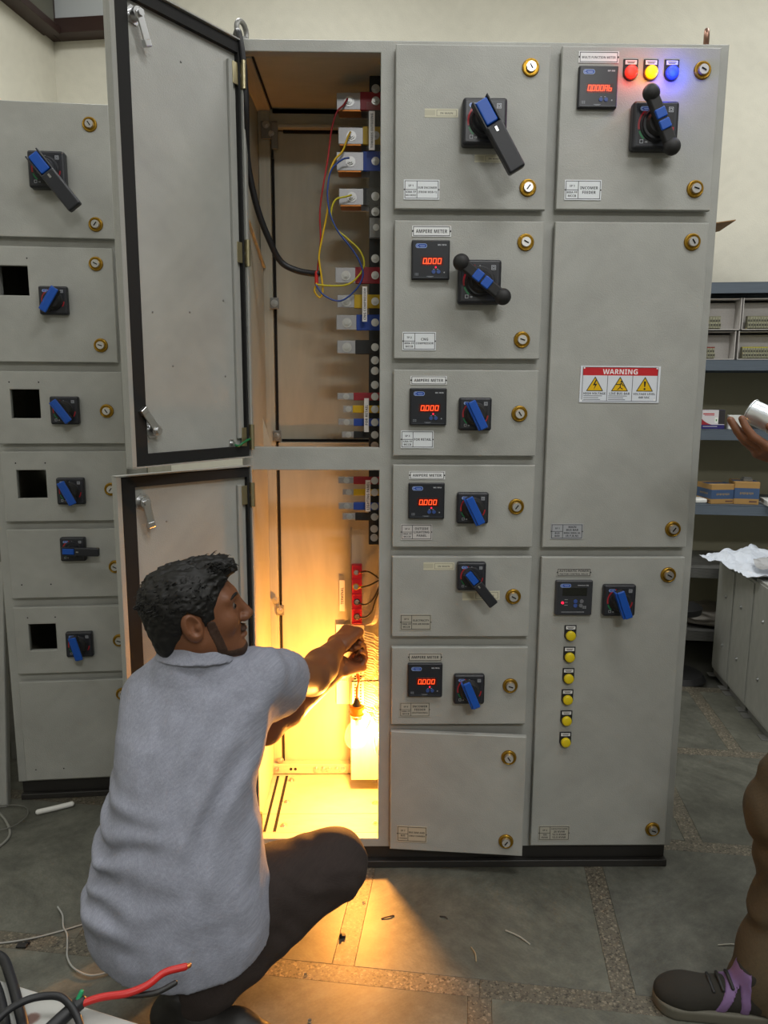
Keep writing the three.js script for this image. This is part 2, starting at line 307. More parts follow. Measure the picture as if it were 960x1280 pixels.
function leverSwitch(parent, x, y, z, s, ang, k = 1) {       // a lever with a blue top end, hanging at the angle ang from straight down
  const m = switchBase(parent, x, y, z, s, 0.03 * k + 0.004);
  const z0 = 0.034 * k + 0.012;
  const h = mesh('handle', [bx(0.043 * k, 0.12 * k, 0.026 * k, 0, -0.085 * k, z0 + 0.028 * k, 0.006 * k), bx(0.005 * k, 0.07 * k, 0.024 * k, -0.019 * k, 0.005 * k, z0 + 0.026 * k, 0.002 * k), bx(0.005 * k, 0.07 * k, 0.024 * k, 0.019 * k, 0.005 * k, z0 + 0.026 * k, 0.002 * k), bx(0.037 * k, 0.075 * k, 0.012 * k, 0, 0.002 * k, z0 + 0.01 * k, 0.003 * k), cz(0.03 * k, 0.03 * k, 0, 0, z0 + 0.004 * k, 28, 0.024 * k)], M.blackPlastic, m);
  h.rotation.z = ang;
  mesh('grip', bx(0.031 * k, 0.058 * k, 0.02 * k, 0, 0.006 * k, z0 + 0.027 * k, 0.004 * k), M.bluePlastic, h);
  mesh('mark', bx(0.006 * k, 0.012 * k, 0.001, 0, -0.04 * k, z0 + 0.0415 * k, 0.0004), M.zinc, h);
  return m;
}
function barSwitch(parent, x, y, z, s, ang) {                // a bar with a ball on each end and a blue middle
  const m = switchBase(parent, x, y, z, s, 0.03);
  const z0 = 0.06;
  const h = mesh('handle', [ball(0.0205, -0.066, 0, z0 + 0.006, 1, 1, 0.85, 28), ball(0.0205, 0.066, 0, z0 + 0.006, 1, 1, 0.85, 28), bx(0.12, 0.028, 0.022, 0, 0, z0 + 0.004, 0.005), cz(0.036, 0.03, 0, 0, z0 - 0.02, 32, 0.024)], M.matBlack, m);
  h.rotation.z = ang;
  for (const k of [-1, 1]) mesh('grip', bx(0.023, 0.0262, 0.012, k * 0.0135, 0, z0 + 0.0125, 0.003), M.bluePlastic, h);
  return m;
}
function knobSwitch(parent, x, y, z, s, ang) {               // a dial with a raised blue-faced grip
  const m = switchBase(parent, x, y, z, s, 0.02);
  const h = mesh('handle', [bx(0.024, 0.074, 0.024, 0, 0, 0.042, 0.006), cz(0.028, 0.012, 0, 0, 0.036, 30, 0.022)], M.matBlack, m);
  h.rotation.z = ang;
  mesh('grip', [bx(0.0205, 0.078, 0.007, 0.001, -0.002, 0.0565, 0.003), bx(0.005, 0.078, 0.018, -0.0115, -0.001, 0.047, 0.002)], M.bluePlastic, h);
  return m;
}
const tagTex = canvasTex(64, 24, (x, w, h) => { x.fillStyle = '#dcdcdc'; x.fillRect(0, 0, w, h); x.fillStyle = '#333'; x.fillRect(8, 7, 48, 4); x.fillRect(12, 14, 38, 4); });
function pilotLamp(parent, x, y, z, r, mat, lit) {           // a lamp on a black carrier with a label above
  const m = mesh('indicator_lamp', plateShape(-r * 1.15, r * 1.15, -r * 0.2, r * 2.0, 0.003, 0, [], 0.001), M.matBlack, parent); m.position.set(x, y, z);
  mesh('lamp_bezel', [cz(r * 1.15, 0.007, 0, 0, 0.0035, 28, r * 1.1)], lit ? std({ color: lit, roughness: 0.4 }) : M.matBlack, m);
  mesh('lens', [cz(r * 0.98, 0.008, 0, 0, 0.009, 28, r * 0.92), ball(r * 0.9, 0, 0, 0.013, 1, 1, 0.22, 24)], mat, m);
  const t = mesh('lamp_label', new THREE.BoxGeometry(r * 1.8, r * 0.62, 0.001), std({ map: tagTex, roughness: 0.5 }), m); t.position.set(0, r * 1.5, 0.0036);
  return m;
}
const screwG = merge([cz(0.007, 0.004, 0, 0, 0.002, 6, 0.0065), cz(0.0036, 0.007, 0, 0, 0.0035, 10), cz(0.0098, 0.0015, 0, 0, 0.0006, 16)]);
function bolt(parent, x, y, z, s = 1, mat = M.zinc) { const b = mesh('bolt', screwG, mat, parent); b.position.set(x, y, z); b.scale.setScalar(s); b.rotation.z = rnd() * 3; return b; }

// ------------------------------------------------------------------ the tall switchboard
const ROWS = [[1.826, 2.205], [1.459, 1.799], [1.208, 1.431], [0.962, 1.184], [0.711, 0.936], [0.455, 0.68], [0.073, 0.434]];
const DZ = 0.005, FZ = 0.0225;             // doors sit proud of the frame
const board = thing('switchboard', 'tall grey switchboard with warning sign, red meter displays and open cable compartment', 'switchboard');
{
  const B = board, D = 0.46;
  mesh('frame', plateShape(-0.345, 0.875, 0.066, 2.222, 0.03, -0.03, [[-0.321, 0.019, 1.2255, 2.196], [-0.325, 0.019, 0.0905, 1.1685], [0.075, 0.405, 0.1, 0.405]], 0.002), M.paint, B);
  mesh('side_panel', box(-0.347, -0.344, 0.066, 2.222, -D, -0.001), M.inner, B);
  mesh('side_panel', box(0.872, 0.875, 0.066, 2.222, -D, -0.001), M.paint, B);
  mesh('partition', box(0.05, 0.053, 0.09, 2.2, -0.42, -0.031), M.inner, B);
  const top = mesh('top_panel', [box(-0.345, 0.875, 2.2, 2.222, -D, -0.03, 0.002), box(-0.3445, -0.305, 2.19, 2.199, -0.4, -0.031), box(-0.3, 0.05, 2.185, 2.199, -0.4, -0.385)], M.inner, B);
  mesh('ceiling_seam', box(-0.305, -0.3, 2.1965, 2.1995, -0.4, -0.03), M.gasket, top);
  mesh('back_panel', box(-0.3, 0.05, 0.1, 2.14, -0.405, -0.4), M.inner, B);
  mesh('back_panel', box(-0.345, 0.875, 0.066, 2.2, -D, -D + 0.004), M.paint, B);
  mesh('gap_and_gasket', [box(-0.306, -0.2985, 0.12, 0.66, -0.396, -0.392), box(-0.306, -0.2985, 0.69, 2.06, -0.396, -0.392), box(-0.27, 0.05, 2.134, 2.142, -0.399, -0.39)], M.dark, B);  // black strips painting the dark gaps by the panel and under the ledge
  const rear = mesh('rear_frame', [box(-0.343, -0.308, 0.09, 2.2, -0.41, -0.38, 0.002), box(-0.345, 0.05, 2.145, 2.2, -0.41, -0.385, 0.002), box(-0.3, 0.05, 2.142, 2.152, -0.395, -0.372, 0.002), box(-0.345, -0.06, 0.095, 0.128, -0.395, -0.365, 0.002)], M.inner, B);
  mesh('corner_bracket', [bx(0.05, 0.05, 0.006, -0.308, 2.135, -0.374, 0.002), bx(0.02, 0.075, 0.006, -0.293, 2.12, -0.372, 0.002).rotateZ(0)], M.galv, rear);
  for (const [x, y] of [[-0.318, 2.15], [-0.3, 2.125], [-0.318, 0.7], [-0.31, 0.14]]) bolt(rear, x, y, -0.372, 1.1);
  for (const x of [-0.275, -0.26]) mesh('hole', cz(0.005, 0.001, x, 0.112, -0.3645, 12), M.dark, rear);
  for (const x of [-0.325, -0.19, -0.165, -0.145, -0.12, -0.1]) bolt(rear, x, 0.112, -0.365, 1.15);
  // folded flange on the inside of the left side
  const fl = new THREE.Shape(); fl.moveTo(0, 0.1); fl.lineTo(0.335, 0.1); fl.lineTo(0.335, 1.745); fl.lineTo(0, 1.835); fl.closePath();
  const si = mesh('side_sheet', new THREE.ExtrudeGeometry(fl, { depth: 0.004, bevelEnabled: false }).rotateY(Math.PI / 2).translate(-0.338, 0, -0.036), M.inner, B);
  mesh('side_flange', new THREE.BoxGeometry(0.012, 0.004, 0.347).rotateX(-0.2625).translate(-0.333, 1.79, -0.205), M.inner, si);
  const gu = new THREE.Shape(); gu.moveTo(0, 0); gu.lineTo(0.03, 0); gu.lineTo(0.0, 0.1); gu.closePath();
  mesh('gusset', new THREE.ExtrudeGeometry(gu, { depth: 0.004, bevelEnabled: false }).translate(-0.336, 1.2, -0.3), M.inner, B);
  mesh('rear_ledge', [box(-0.3, 0.05, 1.195, 1.215, -0.4, -0.385, 0.002)], M.inner, B); mesh('gap_and_gasket', box(-0.29, 0.03, 1.216, 1.224, -0.399, -0.394), M.dark, B);
  for (const [x, y] of [[-0.303, 1.64], [-0.303, 1.235], [-0.303, 0.665]]) { const k = mesh('corner_bracket', bx(0.026, 0.034, 0.005, x, y, -0.377, 0.0015), M.galv, B); bolt(k, x, y, -0.3745, 1.1); }
  const fp = mesh('floor_plate', [box(-0.345, 0.05, 0.084, 0.09, -0.132, -0.03, 0.0015), box(-0.345, 0.05, 0.084, 0.09, -0.4, -0.134, 0.0015), box(-0.325, 0.019, 0.0905, 0.0925, -0.034, -0.03)], M.inner, B);
  for (const [x0, x1] of [[-0.322, -0.314], [-0.293, -0.284]]) mesh('slot', box(x0, x1, 0.0895, 0.0906, -0.36, -0.03), M.dark, fp);
  for (const [x, z] of [[-0.27, -0.33], [-0.27, -0.2], [-0.265, -0.07], [0.01, -0.32], [0.01, -0.19], [0.01, -0.08]]) { const b = bolt(fp, x, 0.09, z, 1.1); b.rotation.set(-Math.PI / 2, 0, 0); }
  mesh('plinth', [box(-0.335, 0.862, 0.022, 0.066, -0.44, -0.012, 0.002), box(-0.337, 0.866, 0, 0.022, -0.45, 0.004, 0.003)], M.plinth, B);
  for (const [x, z] of [[-0.327, -0.03], [0.838, -0.05]]) mesh('lifting_eye', [new THREE.TorusGeometry(0.021, 0.0065, 12, 28).rotateY(1.15).translate(x, 2.252, z), cy(0.014, 0.016, x, 2.227, z)], x < 0 ? M.galv : std({ color: 0x8b6a5a, roughness: 0.35, metalness: 0.8 }), B);
  // closed doors of the two feeder columns
  const mk = (x0, x1, y0, y1, holes) => mesh('door', plateShape(x0, x1, y0, y1, FZ - DZ, DZ, holes), M.paint, B);
  const MX = [0.053, 0.43], RX = [0.4575, 0.847];
  const md = ROWS.slice(0, 6).map(([a, b]) => mk(...MX, a, b));
  for (const [x, y] of [[0.382, 2.155], [0.385, 1.878]]) lock(md[0], x, y, FZ);
  for (const [x, y] of [[0.384, 1.748], [0.383, 1.508]]) lock(md[1], x, y, FZ);
  [1.319, 1.073, 0.825, 0.569].forEach((y, i) => lock(md[2 + i], 0.383, y, FZ));
  const ajar = mesh('door', plateShape(0, 0.377, 0.073, 0.434, FZ - DZ, 0), M.paint, B);
  ajar.position.set(0.053, 0, DZ); ajar.rotation.y = -0.098; tag(ajar, 'lowest blank door standing slightly ajar');
  for (const y of [0.372, 0.117]) lock(ajar, 0.33, y, FZ - DZ);
  const rd = [mk(...RX, 1.828, 2.205), mk(...RX, 0.962, 1.799), mk(...RX, 0.082, 0.935)];
  for (const [x, y] of [[0.803, 2.153], [0.805, 1.879]]) lock(rd[0], x, y, FZ);
  for (const [x, y] of [[0.807, 1.752], [0.808, 1.013]]) lock(rd[1], x, y, FZ);
  for (const [x, y] of [[0.804, 0.886], [0.809, 0.132]]) lock(rd[2], x, y, FZ);
  const W = '#dde2e6', G = '#a2a5aa', K = '#aaa79b';
  plate(md[0], 'nameplate', plateTex('SP 1', ['630A FP', 'MCCB(X2)'], ['SUB INCOMER', '(FROM MSB-1)'], W), 0.075, 0.164, 1.848, 1.895, FZ);
  plate(md[1], 'nameplate', plateTex('TP 2', ['800A FP', 'MCCB'], ['CNG', 'COMPRESSOR'], W), 0.075, 0.161, 1.48, 1.526, FZ);
  plate(md[2], 'nameplate', plateTex('SP 3', ['125A FP', 'MCCB'], ['FOR RETAIL'], W), 0.073, 0.159, 1.228, 1.274, FZ);
  plate(md[3], 'nameplate', plateTex('SP 4', ['100A FP', 'MCCB'], ['OUTSIDE', 'LIGHTING', 'PANEL'], '#c0bdbb'), 0.075, 0.159, 0.982, 1.025, FZ);
  plate(md[4], 'nameplate', plateTex('SP 5', ['100A FP', 'MCCB'], ['ELECTRICITY', 'FOR AIR ROOM'], K), 0.075, 0.161, 0.73, 0.775, FZ);
  plate(md[5], 'nameplate', plateTex('SP 6', ['100A FP', 'MCCB'], ['INCOMER', 'FEEDER', '(OUTGOING)'], K), 0.076, 0.161, 0.478, 0.521, FZ);
  plate(ajar, 'nameplate', plateTex('SP 7', ['BUS', 'CHAMBER'], ['BUS BAR AND', 'CABLE CHAMBER'], '#b9b09c'), 0.02, 0.106, 0.1, 0.149, FZ - DZ);
  plate(rd[0], 'nameplate', plateTex('SP 1', ['800A FP', 'MCCB'], ['INCOMER', 'FEEDER'], W), 0.477, 0.569, 1.85, 1.898, FZ);
  plate(rd[1], 'nameplate', plateTex('SP 1', ['BUS', 'BAR'], ['MAIN', 'BUS BAR', '800A 50KA AL', '(R,Y,B,N)'], G), 0.478, 0.565, 0.985, 1.027, FZ);
  plate(rd[2], 'nameplate', plateTex('SP 2', ['150', 'KVAR'], ['CAPACITOR BANK', '25 KVAR', '12.5 KVAR', '12.5 KVAR'], K), 0.479, 0.569, 0.099, 0.145, FZ);
  plate(rd[0], 'nameplate', stripTex(['MULTI FUNCTION METER']), 0.498, 0.596, 2.167, 2.193, FZ);
  const amp = stripTex(['AMPERE METER']), amp2 = stripTex(['AMPERE METER'], '#b3b0a6');
  plate(md[1], 'nameplate', amp, 0.097, 0.195, 1.76, 1.786, FZ); plate(md[2], 'nameplate', amp, 0.097, 0.191, 1.393, 1.415, FZ);
  plate(md[3], 'nameplate', amp, 0.096, 0.191, 1.146, 1.167, FZ); plate(md[5], 'nameplate', amp2, 0.098, 0.192, 0.641, 0.664, FZ);
  plate(rd[2], 'nameplate', stripTex(['AUTOMATIC POWER', 'FACTOR CONTROL RELAY'], '#a9a8a2'), 0.499, 0.593, 0.882, 0.904, FZ);
  const tape = canvasTex(160, 48, (x, w, h) => { x.fillStyle = '#c9c6b0'; x.fillRect(0, 0, w, h); x.fillStyle = '#b6b39e'; x.fillRect(0, 8, 50, 30); x.strokeStyle = '#77756a'; x.lineWidth = 2; x.strokeRect(58, 8, 94, 32); x.fillStyle = '#6c6a60'; x.font = 'bold 15px sans-serif'; x.textAlign = 'center'; x.fillText('IN MAIN', 105, 30); });
  plate(md[0], 'tape_label', tape, 0.125, 0.207, 2.04, 2.06, FZ, 0.5, 0, 0.0006); plate(md[0], 'tape_label', tape, 0.25, 0.325, 1.937, 1.955, FZ, 0.5, 0, 0.0006);
  plate(md[4], 'tape_label', tape, 0.137, 0.221, 0.899, 0.92, FZ, 0.5, 0, 0.0006); plate(md[4], 'tape_label', tape, 0.244, 0.346, 0.815, 0.84, FZ, 0.5, 0.02, 0.0006);
  // warning sign
  const warn = canvasTex(640, 300, (x, w, h) => {
    x.fillStyle = '#d9dee6'; x.fillRect(0, 0, w, h); x.fillStyle = '#c01f28'; x.fillRect(20, 12, 600, 66); x.fillStyle = '#f4eef0'; x.textAlign = 'center'; x.textBaseline = 'middle'; x.font = 'bold 58px sans-serif'; x.fillText('WARNING', 320, 47);
    x.strokeStyle = '#20242c'; x.lineWidth = 4; x.strokeRect(20, 12, 600, 276); x.beginPath(); for (const px of [220, 420]) { x.moveTo(px, 78); x.lineTo(px, 288); } x.stroke();
    for (const [i, px] of [120, 320, 520].entries()) {
      x.fillStyle = '#e0b400'; x.strokeStyle = '#1b1b1b'; x.lineWidth = 6; x.lineJoin = 'round'; x.beginPath(); x.moveTo(px, 92); x.lineTo(px + 64, 204); x.lineTo(px - 64, 204); x.closePath(); x.fill(); x.stroke();
      x.fillStyle = '#141414'; x.strokeStyle = '#141414';
      if (i === 0) { x.beginPath(); x.moveTo(px + 6, 112); x.lineTo(px - 16, 160); x.lineTo(px + 2, 158); x.lineTo(px - 8, 196); x.lineTo(px + 18, 146); x.lineTo(px, 148); x.lineTo(px + 14, 114); x.fill(); }
      if (i === 1) { x.lineWidth = 7; x.beginPath(); x.moveTo(px - 30, 150); x.lineTo(px - 4, 152); x.lineTo(px + 14, 140); x.moveTo(px + 8, 146); x.lineTo(px + 2, 176); x.lineTo(px - 18, 194); x.moveTo(px + 2, 174); x.lineTo(px + 24, 190); x.moveTo(px + 14, 142); x.lineTo(px + 30, 164); x.stroke(); x.beginPath(); x.arc(px + 12, 128, 8, 0, 7); x.fill(); x.lineWidth = 4; x.beginPath(); x.moveTo(px + 42, 176); x.lineTo(px + 32, 150); x.lineTo(px + 40, 156); x.stroke(); }
      if (i === 2) { x.beginPath(); x.moveTo(px - 9, 124); x.lineTo(px + 9, 124); x.lineTo(px + 4, 170); x.lineTo(px - 4, 170); x.fill(); x.beginPath(); x.arc(px, 186, 8, 0, 7); x.fill(); }
    }
    x.fillStyle = '#23272f'; fit(x, 'HIGH VOLTAGE', 120, 226, 186, 26); fit(x, 'LIVE BUS BAR', 320, 226, 186, 26); fit(x, 'VOLTAGE LEVEL', 520, 228, 186, 26); fit(x, '440 VAC', 520, 256, 110, 24);
    x.fillStyle = '#5a606a'; for (const px of [32, 232]) for (const [k, L] of [[0, 150], [1, 120], [2, 136]]) x.fillRect(px, 243 + k * 15, L, 5);
    x.fillStyle = '#f6f6f6'; for (const [px, py] of [[16, 284], [604, 276], [30, 18], [612, 18]]) { x.beginPath(); x.arc(px, py, 7, 0, 7); x.fill(); }
  });
  const ws = plate(rd[1], 'warning_sign', warn, 0.538, 0.747, 1.349, 1.443, FZ, 0.4, -0.004, 0.002); tag(ws, 'white warning sign with red header and three yellow triangles');
  // switches and meters
  leverSwitch(B, 0.269, 2.0215, FZ, 0.108, 0.54); barSwitch(B, 0.267, 1.6475, FZ, 0.108, -0.66);
  knobSwitch(B, 0.265, 1.318, FZ, 0.085, 0.47); knobSwitch(B, 0.2645, 1.071, FZ, 0.084, 0.46);
  leverSwitch(B, 0.2655, 0.886, FZ, 0.077, 0.68, 0.62); knobSwitch(B, 0.267, 0.565, FZ, 0.085, 0.4);
  barSwitch(B, 0.6865, 2.0175, FZ, 0.112, -1.12); knobSwitch(B, 0.669, 0.8185, FZ, 0.088, 0.36);
  meter(B, 0.144, 1.702, FZ); meter(B, 0.143, 1.336, FZ); meter(B, 0.142, 1.089, FZ); meter(B, 0.145, 0.589, FZ); meter(B, 0.546, 2.109, FZ, true);
  // power factor relay
  const pf = mesh('power_factor_relay', bx(0.101, 0.098, 0.012, 0, 0, 0.006, 0.004), std({ color: 0x3b3c40, roughness: 0.45 }), B); pf.position.set(0.5465, 0.824, FZ);
  mesh('meter_face', bx(0.094, 0.091, 0.001, 0, 0, 0.0123), std({ roughness: 0.4, map: canvasTex(256, 256, (x, w, h) => {
    x.fillStyle = '#303237'; x.fillRect(0, 0, w, h); pill(x, 62, 30, 76, 26); x.fillStyle = '#b9bcc2'; x.fillRect(150, 26, 60, 4); x.font = 'bold 16px sans-serif'; x.fillText('96', 214, 34);
    for (let k = 0; k < 3; k++) x.fillRect(58, 138 + k * 22, 24, 3); for (let i = 0; i < 7; i++) for (let j = 0; j < 7; j++) if ((i * 3 + j * 5 + i * j) % 3) x.fillRect(192 + i * 4, 186 + j * 4, 3.4, 3.4); x.fillRect(36, 236, 170, 3);
  }) }), pf);
  mesh('display', bx(0.066, 0.022, 0.001, 0.001, 0.018, 0.0131), std({ color: 0x1c1d19, roughness: 0.15 }), pf);
  mesh('status_light', cz(0.0035, 0.001, -0.031, -0.013, 0.0131, 12), ledRed, pf);
  for (const [x, y, c] of [[0.004, -0.009, 0x3a549a], [0.021, -0.009, 0x6e7076], [0.004, -0.021, 0x3a549a], [0.019, -0.021, 0x6e7076]]) mesh('button', cz(0.0055, 0.002, x, y, 0.0135, 16, 0.005), std({ color: c, roughness: 0.45 }), pf);
  // indicator lamps
  const lit = [[0.626, 0xff2a1c, 0x5a0a08, 'lit red lamp'], [0.6755, 0xffb000, 0x5a4206, 'lit amber lamp'], [0.7265, 0x2038ff, 0x0a1060, 'lit blue lamp']];
  for (const [x, c, c2, n] of lit) {
    const l = pilotLamp(B, x, 2.145, FZ, 0.0155, std({ color: c, emissive: c, emissiveIntensity: c === 0xffb000 ? 1.7 : 1.5, roughness: 0.4 }), c2); tag(l, n);
    const p = new THREE.PointLight(c, c === 0x2038ff ? 0.028 : 0.01, 0, 2); p.position.set(x, 2.14, FZ + 0.026); p.castShadow = true; p.shadow.radius = 0.7; scene.add(p);
  }
  const yl = std({ color: 0xd9c21a, roughness: 0.35 });
  for (const y of [0.716, 0.654, 0.592, 0.53, 0.468, 0.404]) pilotLamp(B, 0.5435, y, FZ, 0.0142, yl);
  // the two open doors, hung on the left edge
  const openDoor = (y0, y1, ang, cams, hinges, label) => {
    const w = 0.375, d = mesh('door', [plateShape(0, w, y0, y1, 0.004, 0.0, [], 0.0012), box(0, 0.003, y0, y1, -0.016, 0.001), box(w - 0.012, w, y0, y1, -0.018, 0.001, 0.001), box(0, w, y0, y0 + 0.003, -0.018, 0.001), box(0, w, y1 - 0.003, y1, -0.018, 0.001)], M.paint, B);
    d.position.set(-0.33, 0, 0.016); d.rotation.y = ang; tag(d, label);
    mesh('gasket', [box(w - 0.048, w - 0.016, y0 + 0.006, y1 - 0.006, -0.012, 0.0), box(0.012, w - 0.048, y0 + 0.006, y0 + 0.03, -0.012, 0), box(0.012, w - 0.048, y1 - 0.03, y1 - 0.006, -0.012, 0), box(0.006, 0.012, y0 + 0.006, y1 - 0.006, -0.012, 0)], M.gasket, d);
    mesh('stiffener', box(0.026, 0.04, y0 + 0.05, y1 - 0.05, -0.009, 0, 0.002), M.paint, d);
    for (const [y, a] of cams) {
      const c = mesh('latch_cam', [cz(0.013, 0.02, 0, 0, -0.01, 20), cz(0.02, 0.003, 0, 0, -0.0015, 6), bx(0.018, 0.058, 0.004, 0, -0.024, -0.021, 0.0015), cz(0.008, 0.006, 0, 0, -0.026, 6), bx(0.018, 0.014, 0.012, 0, -0.055, -0.018, 0.002)], M.zinc, d);
      c.position.set(w - 0.07, y, 0); c.rotation.z = a;
      lock(d, w - 0.07, y, 0.004);
    }
    for (const y of hinges) mesh('hinge', [bx(0.006, 0.03, 0.016, 0.002, y + 0.018, -0.014, 0.002), bx(0.006, 0.03, 0.016, 0.002, y - 0.018, -0.014, 0.002), cy(0.006, 0.064, 0.0, y, -0.018, 14), bx(0.026, 0.05, 0.003, 0.016, y, -0.009, 0.001)], M.zincY, d);
    for (let k = 0; k < 6; k++) mesh('rivet', ball(0.0025, rr(0.06, 0.29), rr(y0 + 0.1, y1 - 0.1), -0.0006, 1, 1, 0.5, 8), M.galv, d);
    return d;
  };
  // local x runs from the hinge to the free edge; the inner face looks along local -z
  const d1 = openDoor(1.203, 2.207, Math.PI + 0.958, [[2.15, -0.35], [1.285, 2.5]], [2.13, 1.716, 1.256], 'upper compartment door swung wide open');
  mesh('earth_stud', [cz(0.005, 0.012, 0.06, 1.242, -0.006, 10), bx(0.014, 0.02, 0.003, 0.06, 1.242, -0.002, 0.001)], M.zinc, d1);
  openDoor(0.076, 1.182, Math.PI + 0.785, [[1.115, -0.2], [0.2, 0.2]], [1.104, 0.62, 0.16], 'lower compartment door swung wide open');
}

// inside the tall switchboard: insulator bars, busbar taps, terminals
{
  const B = board, ZB = -0.15;
  const sup = mesh('busbar_support', [box(-0.012, 0.022, 1.2, 2.2, -0.175, -0.148, 0.003), box(0.024, 0.03, 0.92, 2.2, -0.17, -0.1)], M.slBlack, B);
  const sup2 = mesh('busbar_support', box(-0.012, 0.021, 0.932, 1.152, -0.175, -0.148, 0.003), M.slBlack, B);
  for (const y of [2.167, 1.897, 1.857, 1.735, 1.461, 1.432, 1.393, 1.222]) bolt(sup, 0.005, y, -0.148, 1.15);
  for (const y of [0.98, 0.954]) bolt(sup2, 0.004, y, -0.148, 1.15);
  const taps = [
    ['A', -0.099, 2.116, 2.158, M.slRed, -0.036], ['A', -0.095, 2.03, 2.072, M.slYellow, -0.029], ['A', -0.1, 1.963, 2.01, M.slBlue, -0.028], ['A', -0.094, 1.875, 1.917, M.slBlack, -0.028],
    ['B', -0.105, 1.67, 1.711, M.slRed, -0.05], ['B', -0.1, 1.604, 1.638, M.slYellow, -0.053], ['B', -0.103, 1.544, 1.584, M.slBlue, -0.047], ['B', -0.101, 1.479, 1.515, M.slBlack, -0.05],
    ['C', -0.101, 1.351, 1.37, M.slRed, -0.055], ['C', -0.085, 1.316, 1.334, M.slYellow, -0.058], ['C', -0.099, 1.279, 1.297, M.slBlue, -0.055], ['C', -0.089, 1.244, 1.261, M.slBlack, -0.055],
    ['D', -0.1, 1.112, 1.131, M.slRed, -0.056], ['D', -0.087, 1.079, 1.095, M.slYellow, -0.056], ['D', -0.099, 1.037, 1.056, M.slBlue, -0.056], ['D', -0.088, 1.006, 1.025, M.slBlack, -0.051],
  ];
  for (const [k, x0, y0, y1, m, xs] of taps) {
    const big = k === 'A' || k === 'B', t = mesh('busbar_tap', box(x0, 0.02, y0, y1, ZB - 0.006, ZB, 0.0012), M.alu, B);
    if (k === 'A') { mesh('busbar_edge', box(x0 + 0.004, -0.034, y0 - 0.0035, y0 - 0.0003, ZB - 0.05, ZB - 0.001), M.copper, t); mesh('second_bar', box(x0 + 0.006, 0.02, y0 - 0.004, y1 - 0.006, ZB - 0.06, ZB - 0.054, 0.001), M.alu, t); }
    mesh('sleeve', box(xs, 0.022, y0 - 0.0015, y1 + 0.0015, ZB - 0.008, ZB + 0.003, 0.0015), m, t);
    bolt(t, (x0 + xs) / 2 + 0.002, (y0 + y1) / 2 - (big ? 0.001 : 0), ZB, big ? 1.35 : 0.9, M.zinc);
    bolt(t, 0.005, (y0 + y1) / 2, ZB + 0.003, 1.1);
  }
  const br = mesh('metal_bracket', [box(-0.011, 0.024, 1.786, 1.84, -0.147, -0.14, 0.001), box(-0.011, 0.024, 1.786, 1.789, -0.17, -0.14)], M.galv, B); bolt(br, 0.007, 1.815, -0.14, 0.9);
  const sh = mesh('clear_shroud', box(-0.019, 0.023, 1.842, 2.127, -0.128, -0.125), M.clear, B); sh.castShadow = false;
  const vtex = (t) => canvasTex(40, 256, (x, w, h) => { x.fillStyle = '#e4e2e0'; x.fillRect(0, 0, w, h); x.translate(w / 2, h / 2); x.rotate(-Math.PI / 2); x.fillStyle = '#26262a'; x.textAlign = 'center'; x.textBaseline = 'middle'; fit(x, t, 0, 1, 236, 28); });
  plate(B, 'nameplate', vtex('TOWARDS OUTGOING'), -0.013, 0.003, 2.006, 2.102, -0.12); plate(B, 'nameplate', vtex('CNG COMPRESSOR'), -0.03, -0.017, 1.564, 1.657, -0.12);
  plate(B, 'nameplate', vtex('FOR RETAIL'), -0.025, -0.012, 1.262, 1.356, -0.12); plate(B, 'nameplate', vtex('LIGHTING PANEL'), -0.021, -0.007, 1.036, 1.126, -0.12);
  plate(B, 'nameplate', vtex('TERMINAL'), -0.109, -0.092, 0.658, 0.763, -0.39);
  const wp = mesh('instruction_plate', box(-0.121, -0.074, 0.334, 0.613, -0.392, -0.388, 0.001), M.white, B);
  for (let i = 0; i < 4; i++) for (let j = 0; j < 6; j++) mesh('terminal_hole', bx(0.004, 0.004, 0.001, -0.108 + i * 0.0065, 0.42 + j * 0.008, -0.3877), M.galv, wp);
  const mp = mesh('mounting_plate', [box(-0.068, 0.05, 0.136, 0.958, -0.253, -0.25, 0.001), box(-0.068, -0.065, 0.136, 0.958, -0.29, -0.25)], M.inner, B);
  const rt = mesh('red_terminal_block', box(-0.064, -0.033, 0.665, 0.853, -0.25, -0.232, 0.003), std({ color: 0xc8102e, roughness: 0.4 }), B);
  for (const y of [0.85, 0.806, 0.759, 0.713, 0.668]) mesh('barrier', box(-0.0645, -0.0325, y - 0.0015, y + 0.0015, -0.25, -0.2285, 0.0006), std({ color: 0xb80e28, roughness: 0.4 }), rt);
  const lugs = [[-0.05, 0.829, 0xc0392b], [-0.051, 0.784, 0xc8a020], [-0.048, 0.736, 0x25253a], [-0.048, 0.689, 0x1c1c1c]];
  for (const [x, y, c] of lugs) { const l = mesh('cable_lug', [cz(0.0085, 0.003, x, y, -0.2305, 20), cz(0.0045, 0.006, x, y, -0.2275, 6)], M.zinc, rt); mesh('lug_sleeve', new THREE.TorusGeometry(0.0088, 0.0016, 8, 20).translate(x, y, -0.2295), std({ color: c, roughness: 0.5 }), l); }
  // wires from the red terminal block to the right
  const tw = [[[-0.042, 0.829], [-0.028, 0.834], [-0.012, 0.835], [0.024, 0.812]], [[-0.042, 0.784], [-0.026, 0.787], [-0.01, 0.793], [0.024, 0.812]], [[-0.042, 0.735], [-0.028, 0.731], [-0.012, 0.736], [0.004, 0.755], [0.022, 0.797]], [[-0.04, 0.689], [-0.02, 0.692], [-0.003, 0.71], [0.006, 0.74], [0.024, 0.79]]];
